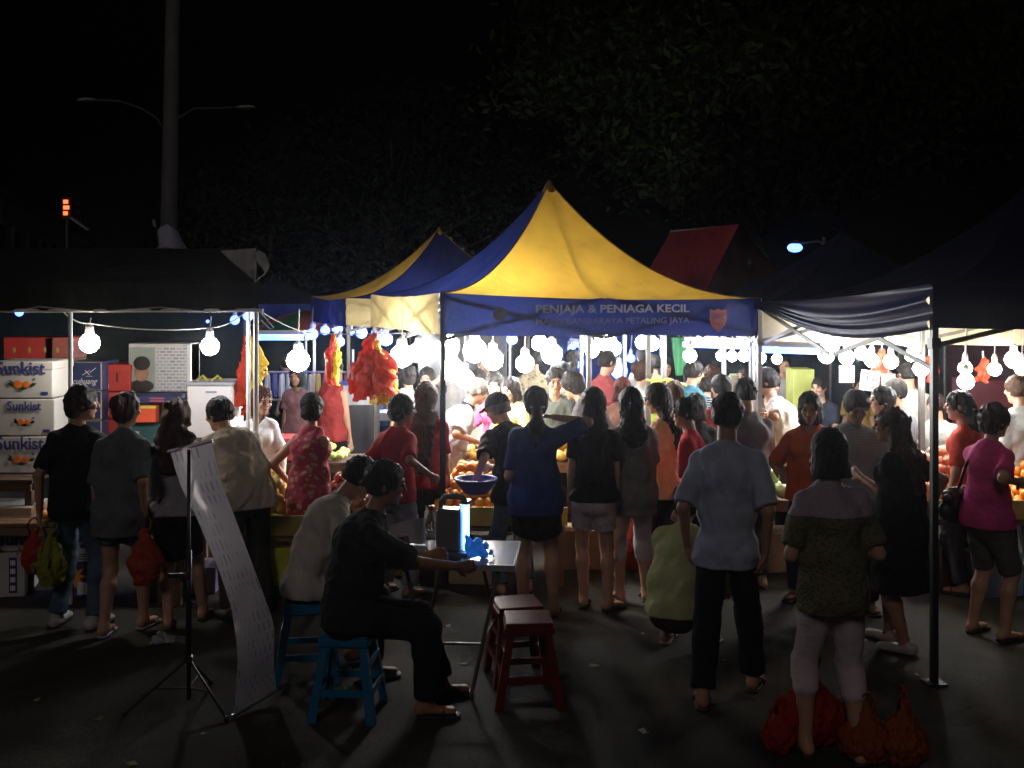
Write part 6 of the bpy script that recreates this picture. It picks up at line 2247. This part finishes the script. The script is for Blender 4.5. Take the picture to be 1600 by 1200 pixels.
# ---- seated men
pp('man in a white shirt sitting on a blue stool, head bowed over papers', 478, 690, 6.42, rot=-74, sex='m', build=.98, near=True, hair='short', h=1.66, lean=27, head=(0, 34), tone=1,
   top=('shirt', (0.50, 0.46, 0.40), {'sleeve': .95, 'hem': .07}), bottom=('trousers', (0.012, 0.012, 0.014)), shoes=('sandal', (0.2, 0.19, 0.18)),
   hip=(0, 0, .545), feet=[(-.12, .30), (.16, .36)], hp=[(600, 846, 6.45), (610, 850, 6.2)], curl=.7)
pq = P(634, 452, 6.40)
pr = empty('paper_sheets', (pq.x, pq.y, .76), R(10), 'curved white paper sheets held up at the folding table', 'paper')
for k in range(2):
    MB().grid(lambda u, v: ((u - .5) * .20 + .03 * k, .04 * math.sin(PI * u) + .02 * k - .05 * v, .005 + .13 * v + .03 * u * v), 10, 8).build('sheet', plain((0.72, 0.74, 0.80), .7, .04), pr, True)
pp('man in a dark shirt sitting on the nearer blue stool, elbows at the folding table', 545, 726, 5.85, rot=-78, sex='m', build=1.08, near=True, hair='short', h=1.68, lean=17, head=(-4, 10), tone=1, face=True,
   top=('shirt', (0.022, 0.026, 0.024), {'sleeve': .92, 'hem': .08}), bottom=('trousers', (0.012, 0.011, 0.011)), shoes=('sandal', (0.02, 0.018, 0.015)),
   hip=(0, 0, .545), feet=[(-.10, .52), (.17, .40)], hp=[(668, 868, 6.05), (712, 884, 5.9)], curl=.5, knee_out=.1)
# ---- middle group
pp('woman in a dark red tee turning her face, beside the long haired woman', 618, 620, 8.05, rot=-35, sex='f', build=1.0, near=True, hair='shaggy', head=(-38, 4), tone=1, face=True,
   top=('tee', (0.36, 0.015, 0.03), {'sleeve': .9, 'loose': .8}), bottom=('trousers', (0.22, 0.22, 0.25)), hp=[(590, 770, 8.0), (672, 742, 7.9)])
pp('woman with very long straight brown hair in a maroon top behind the black tent post', 664, 600, 8.45, rot=-6, sex='f', build=.98, near=True, hair='long', hcol=(0.045, 0.018, 0.010), hairlen=.46, head=(-5, 4),
   top=('tee', (0.34, 0.02, 0.045), {'sleeve': .8}), bottom=('trousers', (0.03, 0.018, 0.02)))
pp('grey haired vendor in glasses and a striped polo reaching over the fruit', 706, 592, 9.35, rot=-72, sex='m', build=1.02, near=True, face=True, hair='balding', hcol=GREY_HAIR, h=1.55, lean=24, head=(0, 26),
   top=('polo', fabric((0.66, 0.63, 0.62), 'stripes', (0.06, 0.06, 0.10), 230), {'sleeve': .85, 'loose': .9, 'collar': (0.015, 0.015, 0.03)}), bottom=('trousers', (0.03, 0.04, 0.08)),
   hp=[(748, 690, 9.4), (752, 692, 9.1)], dx=-.03)
pp('old man in a dark cap and black shirt leaning down to a blue bowl', 800, 615, 8.1, rot=22, sex='m', build=.96, near=True, face=True, hair='cap', hcol=GREY_HAIR, h=1.51, lean=24, head=(38, 24),
   top=('shirt', (0.012, 0.012, 0.015), {'sleeve': .9}), bottom=('jeans', (0.07, 0.11, 0.17)), hp=[(742, 752, 8.05), (770, 730, 8.3)], dx=.02)
V, Q = sdf_mesh([ec((0, 0, 0.0), (0, 0, .115), (.085, .085), (.17, .17), (1, 0, 0), 0, True, True), ec((0, 0, .02), (0, 0, .16), (.072, .072), (.168, .168), (1, 0, 0), 0)][:1] + [el((0, 0, .135), (.15, .15, .105), ((1, 0, 0), (0, 1, 0), (0, 0, 1)), 0, True)], .009)
bq = P(744, 770, 8.0)
tag(vq_object('plastic_bowl', V, Q, plain((0.10, 0.12, 0.42), .3, .1), None, (bq.x, bq.y - .02, bq.z)), 'blue plastic bowl held over the oranges', 'bowl')
pp('woman in a royal blue tee and black skirt with a hand raised to her ear', 838, 608, 7.53, rot=0, sex='f', build=1.05, near=True, hair='pony', hairlen=.16, head=(6, 8),
   top=('tee', (0.018, 0.035, 0.17), {'sleeve': .85, 'loose': .8, 'hem': .10}), bottom=('skirt', (0.006, 0.006, 0.007), .155, 1.12), shoes=('sandal', (0.02, 0.02, 0.02)), feet=[(-.09, .0), (.12, .03)],
   hp=[(812, 760, 7.7), (868, 652, 7.62, (1.0, -.35, -.35))], curl=.8)
pp('vendor man in a dark green tee frowning, facing the camera', 868, 575, 9.9, rot=165, sex='m', build=1.08, near=True, face=True, hair='short', tone=0, head=(18, 14),
   top=('tee', (0.10, 0.115, 0.10), {'sleeve': .9, 'loose': .8}), bottom=('trousers', (0.03, 0.03, 0.04)), hands=[(-.2, .3, .85), (.2, .3, .85)])
pp('woman in a pink blouse and glasses under the glaring bulbs', 778, 583, 10.3, rot=140, sex='f', near=True, face=True, hair='shaggy', tone=2, head=(30, 14),
   top=('tee', (0.72, 0.10, 0.22), {'sleeve': .9}), bottom=('trousers', (0.05, 0.05, 0.06)), hands=[(-.2, .32, .95), (.18, .3, .95)])
pp('dark haired woman in yellow beside the woman in the pink blouse', 808, 588, 10.0, rot=130, sex='f', near=True, face=True, hair='bob', tone=2, head=(10, 20),
   top=('tee', (0.78, 0.55, 0.18), {'sleeve': .9}), bottom=('trousers', (0.05, 0.05, 0.06)), hands=[(-.2, .32, .9), (.18, .3, .9)])
pp('slim woman in a black top and short white flowered shorts with long straight hair', 928, 610, 7.7, rot=-2, sex='f', build=.94, near=True, hair='long', hairlen=.42, head=(0, 6),
   top=('tee', (0.008, 0.008, 0.009), {'sleeve': .55, 'hem': .03}), bottom=('shorts', fabric((0.55, 0.45, 0.45), 'floral', (0.42, 0.34, 0.33), 30), .60), shoes=('sandal', (0.03, 0.02, 0.02)), feet=[(-.07, .06), (.10, -.02)], toes=[-5, -45])
pp('woman in a grey tee and pale capri trousers with shoulder length hair', 988, 609, 7.9, rot=4, sex='f', build=1.0, near=True, hair='long', hairlen=.18, head=(4, 6),
   top=('tee', (0.19, 0.175, 0.155), {'sleeve': .75, 'loose': .9, 'hem': .16}), bottom=('capri', (0.46, 0.42, 0.42), 1.32), shoes=('sandal', (0.03, 0.03, 0.03)), hp=[(945, 795, 7.85), (1018, 790, 8.0)], feet=[(-.09, 0), (.1, 0)])
_, A = pp('woman in a peach cardigan and black skirt with long black hair, in profile', 1044, 601, 8.35, rot=52, sex='f', build=1.08, near=True, face=True, hair='long', hairlen=.30, head=(25, 16),
          top=('cardigan', (0.62, 0.38, 0.22), {'hem': .12, 'loose': .8}), bottom=('skirt', (0.01, 0.01, 0.01), .30), hp=[(1000, 716, 8.55), (1012, 742, 8.2)])
bag('clear plastic bag hanging from the hand behind the grey tee', (P(962, 452, 7.9).x, 7.85, P(960, 790, 7.9).z - .02), .10, .08, .15, (0.4, 0.36, 0.3), 21, trans=.4)
bag('pink red bag in front of the stall behind the pale capri trousers', (P(985, 452, 8.3).x, 8.25, .28), .2, .16, .34, (0.6, 0.10, 0.08), 22, trans=.35)
pp('boy in a red tee with short black hair in profile', 1084, 622, 8.0, rot=72, sex='m', build=.82, near=True, face=True, hair='short', h=1.46, head=(12, 6),
   top=('tee', (0.62, 0.05, 0.06), {'sleeve': .95}), bottom=('shorts', (0.03, 0.03, 0.04), .9))
_, A = pp('man in a pale blue short sleeved shirt and black trousers walking past, back turned', 1135, 618, 6.0, rot=-14, sex='m', build=.90, near=True, hair='short', head=(-6, 4), tone=1,
          top=('shirt', (0.36, 0.40, 0.50), {'sleeve': .9, 'hem': .13, 'loose': 1.0}), bottom=('trousers', (0.008, 0.009, 0.014)), shoes=('sandal', (0.05, 0.035, 0.025)),
          feet=[(-.12, -.14), (.14, .20)], hands=[(-.215, .03, .84), (.21, -.03, .84)])
pp('man in a dark grey tee behind the blue shirt man', 1160, 594, 8.2, rot=15, sex='m', build=1.05, near=False, hair='short',
   top=('tee', (0.17, 0.16, 0.17), {'sleeve': .9, 'loose': .9}), bottom=('trousers', (0.05, 0.045, 0.045)), dx=.05)
pp('person in a yellow green shirt crouching low on the asphalt, back bent', 1052, 768, 6.75, rot=-28, sex='f', build=1.0, near=True, hair='shaggy', h=1.60, lean=26, head=(0, 24),
   top=('long', (0.36, 0.38, 0.17), {'hem': .05, 'loose': 1.0, 'sleeve': .9}), bottom=('trousers', (0.03, 0.03, 0.03), 1.6), hip=(0, 0, .30), feet=[(-.12, .20), (.14, .24)],
   hands=[(-.15, .5, .30), (.2, .52, .3)], shoes=('sandal', (0.25, 0.22, 0.2)))
pp('woman in a green lace top with a lilac yoke and white cropped trousers', 1302, 674, 5.25, rot=0, sex='f', build=.97, near=True, hair='bob', head=(0, 8),
   top=('tee', yoke((0.115, 0.11, 0.045), (0.34, 0.28, 0.34), 1.185), {'sleeve': .8, 'hem': .10, 'loose': .85}), bottom=('capri', fabric((0.60, 0.50, 0.52)), 1.22), shoes=('sandal', (0.03, 0.02, 0.02)),
   feet=[(-.12, .05), (.11, -.05)], hands=[(-.13, .20, .93), (.14, .22, .95)])
pp('woman in a black dress with wavy brown hair and pale shoes', 1408, 640, 6.85, rot=48, sex='f', build=1.16, near=True, face=True, hair='wavy', hcol=(0.045, 0.022, 0.010), hairlen=.30, head=(20, 6), tone=1,
   top=('dress', (0.006, 0.006, 0.006), {'hem': .40, 'flare': 1.2, 'loose': .9, 'sleeve': .7}), bottom=None, shoes=('shoe', (0.45, 0.40, 0.36)), feet=[(-.06, -.05), (.1, .12)], hp=[(1345, 745, 7.1), (1450, 800, 6.9)])
pp('man in a striped grey polo looking down behind the lace top woman', 1332, 606, 7.7, rot=170, sex='m', build=1.12, near=True, face=True, hair='short', tone=1, head=(8, 26),
   top=('polo', fabric((0.34, 0.33, 0.32), 'stripes', (0.20, 0.20, 0.20), 200), {'sleeve': .9, 'loose': 1.0}), bottom=('trousers', (0.03, 0.03, 0.035)), hands=[(-.16, .28, .95), (.2, .28, .95)])
pp('woman in an orange tee with a purple strap, face turned down', 1268, 612, 7.95, rot=150, sex='f', build=1.08, near=True, face=True, hair='bob', tone=1, head=(10, 16),
   top=('tee', (0.58, 0.11, 0.03), {'sleeve': .9, 'loose': .8}), bottom=('jeans', (0.03, 0.04, 0.09)), hands=[(-.18, .26, .92), (.2, .24, .98)])
ac = shoulder_bag((0.012, 0.010, 0.010), -1, low=.22)
pp('woman in a bright pink tee with short dark hair and a black handbag', 1543, 634, 7.1, rot=-62, sex='f', build=1.02, near=True, face=True, hair='shaggy', hcol=(0.030, 0.008, 0.008), head=(-8, 6),
   top=('tee', (0.62, 0.06, 0.24), {'sleeve': .75, 'loose': .6}), bottom=('shorts', (0.10, 0.10, 0.09), .95), hp=[(1612, 765, 7.3), (1590, 752, 6.95)], accessories=ac)
ac.root['label'] = 'black leather handbag slung over the shoulder of the pink tee woman'
pp('boy in a teal tee with cropped hair behind the black dress woman', 1392, 606, 8.55, rot=85, sex='m', build=.9, near=False, face=True, hair='short', head=(0, 4),
   top=('tee', (0.02, 0.26, 0.38)), bottom=('trousers', (0.04, 0.04, 0.04)))
pp('older face looking over the head of the teal tee boy', 1410, 594, 9.0, rot=100, sex='m', near=False, face=True, hair='short', top=('tee', (0.2, 0.2, 0.22)), bottom=('trousers', (0.04, 0.04, 0.04)))
pp('vendor in a cream tee stretching his arm over the table, in profile', 1240, 574, 9.3, rot=62, sex='m', build=.98, near=True, face=True, hair='short', h=1.62, lean=24, head=(15, 8),
   top=('tee', (0.70, 0.62, 0.50), {'sleeve': .9, 'loose': .8}), bottom=('trousers', (0.04, 0.04, 0.05)), hp=[(1186, 640, 9.2), (1200, 650, 9.0)])
pp('man in a black v-neck tee left of the vendor in cream', 1202, 582, 9.9, rot=178, sex='m', build=1.05, near=False, face=True, hair='short', tone=1,
   top=('tee', (0.035, 0.035, 0.04), {'sleeve': .9}), bottom=('trousers', (0.04, 0.04, 0.05)), head=(0, 10))
pp('man in black far behind the pale green vegetables', 1284, 590, 10.9, rot=140, sex='m', near=False, face=True, hair='short', top=('tee', (0.02, 0.025, 0.04)), bottom=('trousers', (0.04, 0.04, 0.05)))
pp('tall person in a white shirt, head lost in the lamp glare behind the thick post', 1424, 566, 10.0, rot=10, sex='m', build=1.0, near=False, hair='short', top=('shirt', (0.52, 0.50, 0.46)), bottom=('trousers', (0.05, 0.05, 0.06)))
pp('short person in a grey tee seen from behind between the two right posts', 1468, 618, 9.4, rot=5, sex='m', build=.95, near=False, hair='short', hcol=(0.02, 0.008, 0.008), top=('tee', (0.40, 0.40, 0.38)), bottom=('trousers', (0.05, 0.05, 0.06)))
pp('woman in a coral red tee with pinned dark hair and a bag strap, in profile', 1512, 614, 8.15, rot=50, sex='f', build=1.05, near=True, face=True, hair='pony', hairlen=.05, head=(20, 4),
   top=('tee', (0.66, 0.08, 0.05), {'sleeve': .8}), bottom=('trousers', (0.05, 0.05, 0.06)))
pp('man in a pale grey tee at the right picture edge', 1590, 590, 8.7, rot=20, sex='m', build=1.1, near=False, hair='short', hcol=BROWN_HAIR, top=('tee', (0.36, 0.36, 0.34), {'sleeve': .9}), bottom=('trousers', (0.05, 0.05, 0.06)), dx=.05)
# ---- crowd in the middle distance
pp('woman in a white tank top with bare shoulders behind the big bag bunch', 640, 572, 10.6, rot=20, sex='f', near=False, hair='bun', top=('tank', (0.62, 0.60, 0.62)), bottom=('trousers', (0.05, 0.05, 0.06)))
pp('person holding a hand to the mouth behind the long haired woman', 668, 575, 10.9, rot=175, sex='f', near=False, face=True, hair='bob', top=('tee', (0.05, 0.05, 0.06)), bottom=('trousers', (0.05, 0.05, 0.06)), hands=[(-.05, .2, 1.32), None])
pp('person in grey washed out by the glaring bulbs', 703, 560, 11.6, rot=10, sex='m', near=False, hair='short', top=('tee', (0.4, 0.4, 0.38)), bottom=('trousers', (0.05, 0.05, 0.06)))
pp('person in a dark red sleeveless top and black skirt behind the narrow bag bunch', 517, 562, 10.9, rot=-20, sex='f', near=False, hair='short', top=('tank', (0.25, 0.03, 0.03)), bottom=('skirt', (0.01, 0.01, 0.012), .3))
pp('woman in faded pink with a hand on her hip near the clothes rail', 466, 575, 12.2, rot=170, sex='f', near=False, hair='bob', top=('tee', (0.45, 0.22, 0.25)), bottom=('jeans', (0.02, 0.03, 0.05)), hands=[(-.22, .05, .86), None])
pp('woman in a black patterned top with a hair clasp bending in the crowd', 905, 566, 10.2, rot=75, sex='f', near=False, face=True, hair='bun', lean=18, h=1.6, top=('tee', fabric((0.05, 0.05, 0.055), 'floral', (0.25, 0.25, 0.25), 30)), bottom=('trousers', (0.03, 0.03, 0.03)))
pp('person in a black and grey hoodie stooping before the crowd', 950, 580, 9.5, rot=60, sex='f', near=False, hair='shaggy', lean=34, h=1.62, head=(0, 25), top=('long', (0.09, 0.085, 0.09)), bottom=('trousers', (0.03, 0.03, 0.03)))
pp('man with dark hair and a bare neck under the blue lights', 940, 550, 11.4, rot=-60, sex='m', near=False, face=True, hair='short', top=('tee', (0.25, 0.05, 0.05)), bottom=('trousers', (0.03, 0.03, 0.03)))
pp('child with reddish hair in the crowd behind the grey tee', 970, 592, 10.0, rot=-20, sex='f', build=.9, near=False, hair='bob', hcol=(0.09, 0.02, 0.012), top=('tee', (0.4, 0.2, 0.15)), bottom=('trousers', (0.03, 0.03, 0.03)))
pp('woman in a light grey tee looking aside, hair tied up, behind the dark square post', 996, 566, 10.9, rot=-70, sex='f', near=False, face=True, hair='bun', hcol=(0.04, 0.02, 0.012), top=('tee', (0.40, 0.42, 0.40)), bottom=('trousers', (0.03, 0.03, 0.03)))
pp('stooping man with black hair behind the yellow string on the post', 1066, 567, 10.5, rot=-50, sex='m', near=False, face=True, hair='short', lean=16, h=1.58, top=('tee', (0.05, 0.16, 0.22)), bottom=('trousers', (0.03, 0.03, 0.03)))
pp('small woman in faded orange with brown hair behind the peach cardigan', 1056, 598, 9.4, rot=5, sex='f', build=.92, near=False, hair='bob', hcol=(0.05, 0.02, 0.012), top=('tee', (0.55, 0.22, 0.12)), bottom=('trousers', (0.03, 0.03, 0.03)))
pp('child in a striped dark tee before the framed tan board', 1106, 592, 11.0, rot=10, sex='m', build=.85, near=False, hair='short', top=('tee', fabric((0.03, 0.03, 0.05), 'stripes', (0.35, 0.35, 0.35), 90)), bottom=('trousers', (0.03, 0.03, 0.03)))
pp('child with a black bowl cut behind the boy in red', 1090, 618, 8.75, rot=5, sex='f', build=.88, near=False, hair='bob', top=('tee', (0.02, 0.02, 0.02)), bottom=('trousers', (0.03, 0.03, 0.03)))
pp('person in dark red behind the head of the blue shirt man', 1132, 588, 9.2, rot=15, sex='m', near=False, hair='short', top=('tee', (0.32, 0.03, 0.04)), bottom=('trousers', (0.03, 0.03, 0.03)))
pp('person in a yellow green shirt with a dark blue bag behind the woman looking aside', 1024, 556, 12.4, rot=5, sex='m', near=False, hair='short', top=('tee', (0.40, 0.50, 0.10)), bottom=('trousers', (0.03, 0.03, 0.03)))
pp('tall man in grey in the second row of the crowd', 1008, 545, 13.2, rot=12, sex='m', near=False, hair='short', top=('tee', (0.25, 0.24, 0.25)), bottom=('trousers', (0.03, 0.03, 0.03)))
pp('person in a patterned tan shirt behind the vendor in dark green', 836, 548, 12.2, rot=10, sex='m', near=False, hair='short', top=('shirt', fabric((0.45, 0.38, 0.25), 'floral', (0.2, 0.18, 0.12), 22)), bottom=('trousers', (0.03, 0.03, 0.03)))
pp('person with a dark head against the blue tarpaulin', 890, 548, 13.0, rot=-30, sex='f', near=False, hair='bob', top=('tee', (0.1, 0.1, 0.3)), bottom=('trousers', (0.03, 0.03, 0.03)))
pp('pale figure deep in the lane behind the bending vendor', 1224, 556, 13.2, rot=175, sex='m', near=False, hair='short', top=('tee', (0.5, 0.48, 0.45)), bottom=('trousers', (0.03, 0.03, 0.03)))
pp('dark figure walking far behind the clothes rail', 452, 560, 15.0, rot=60, sex='m', near=False, hair='short', top=('tee', (0.05, 0.08, 0.12)), bottom=('trousers', (0.02, 0.02, 0.03)))

pp('person in a pale shirt deep in the lane behind the pink blouse woman', 760, 552, 12.4, rot=160, sex='m', near=False, face=True, hair='short', top=('shirt', (0.5, 0.48, 0.5)), bottom=('trousers', (0.03, 0.03, 0.03)))
pp('person in dark purple between the two thin posts in the crowd', 1042, 560, 12.8, rot=170, sex='f', near=False, face=True, hair='bob', top=('tee', (0.16, 0.05, 0.2)), bottom=('trousers', (0.03, 0.03, 0.03)))
pp('person in a light blue tee far behind under the blue tube lights', 1088, 566, 13.2, rot=-15, sex='m', near=False, hair='short', top=('tee', (0.22, 0.34, 0.5)), bottom=('trousers', (0.03, 0.03, 0.03)))
pp('person in a dull green tee behind the man in the v-neck tee', 1172, 574, 12.0, rot=120, sex='f', near=False, face=True, hair='bob', top=('tee', (0.12, 0.2, 0.12)), bottom=('trousers', (0.03, 0.03, 0.03)))
pp('person in ochre standing behind the middle price card', 1340, 588, 11.8, rot=180, sex='m', near=False, face=True, hair='short', top=('tee', (0.45, 0.28, 0.08)), bottom=('trousers', (0.03, 0.03, 0.03)))
pp('person in faded blue walking behind the big bag bunch', 598, 570, 13.0, rot=-70, sex='m', near=False, face=True, hair='short', top=('tee', (0.12, 0.2, 0.36)), bottom=('jeans', (0.04, 0.06, 0.1)))
pp('woman in a beige top between the striped vendor and the pink blouse', 752, 578, 11.2, rot=150, sex='f', near=False, face=True, hair='bob', tone=2, top=('tee', (0.5, 0.42, 0.34)), bottom=('trousers', (0.03, 0.03, 0.03)))
pp('person in a dark tee with brown hair beside the thin grey post', 1118, 572, 11.6, rot=30, sex='f', near=False, hair='bob', hcol=BROWN_HAIR, top=('tee', (0.06, 0.06, 0.08)), bottom=('trousers', (0.03, 0.03, 0.03)))
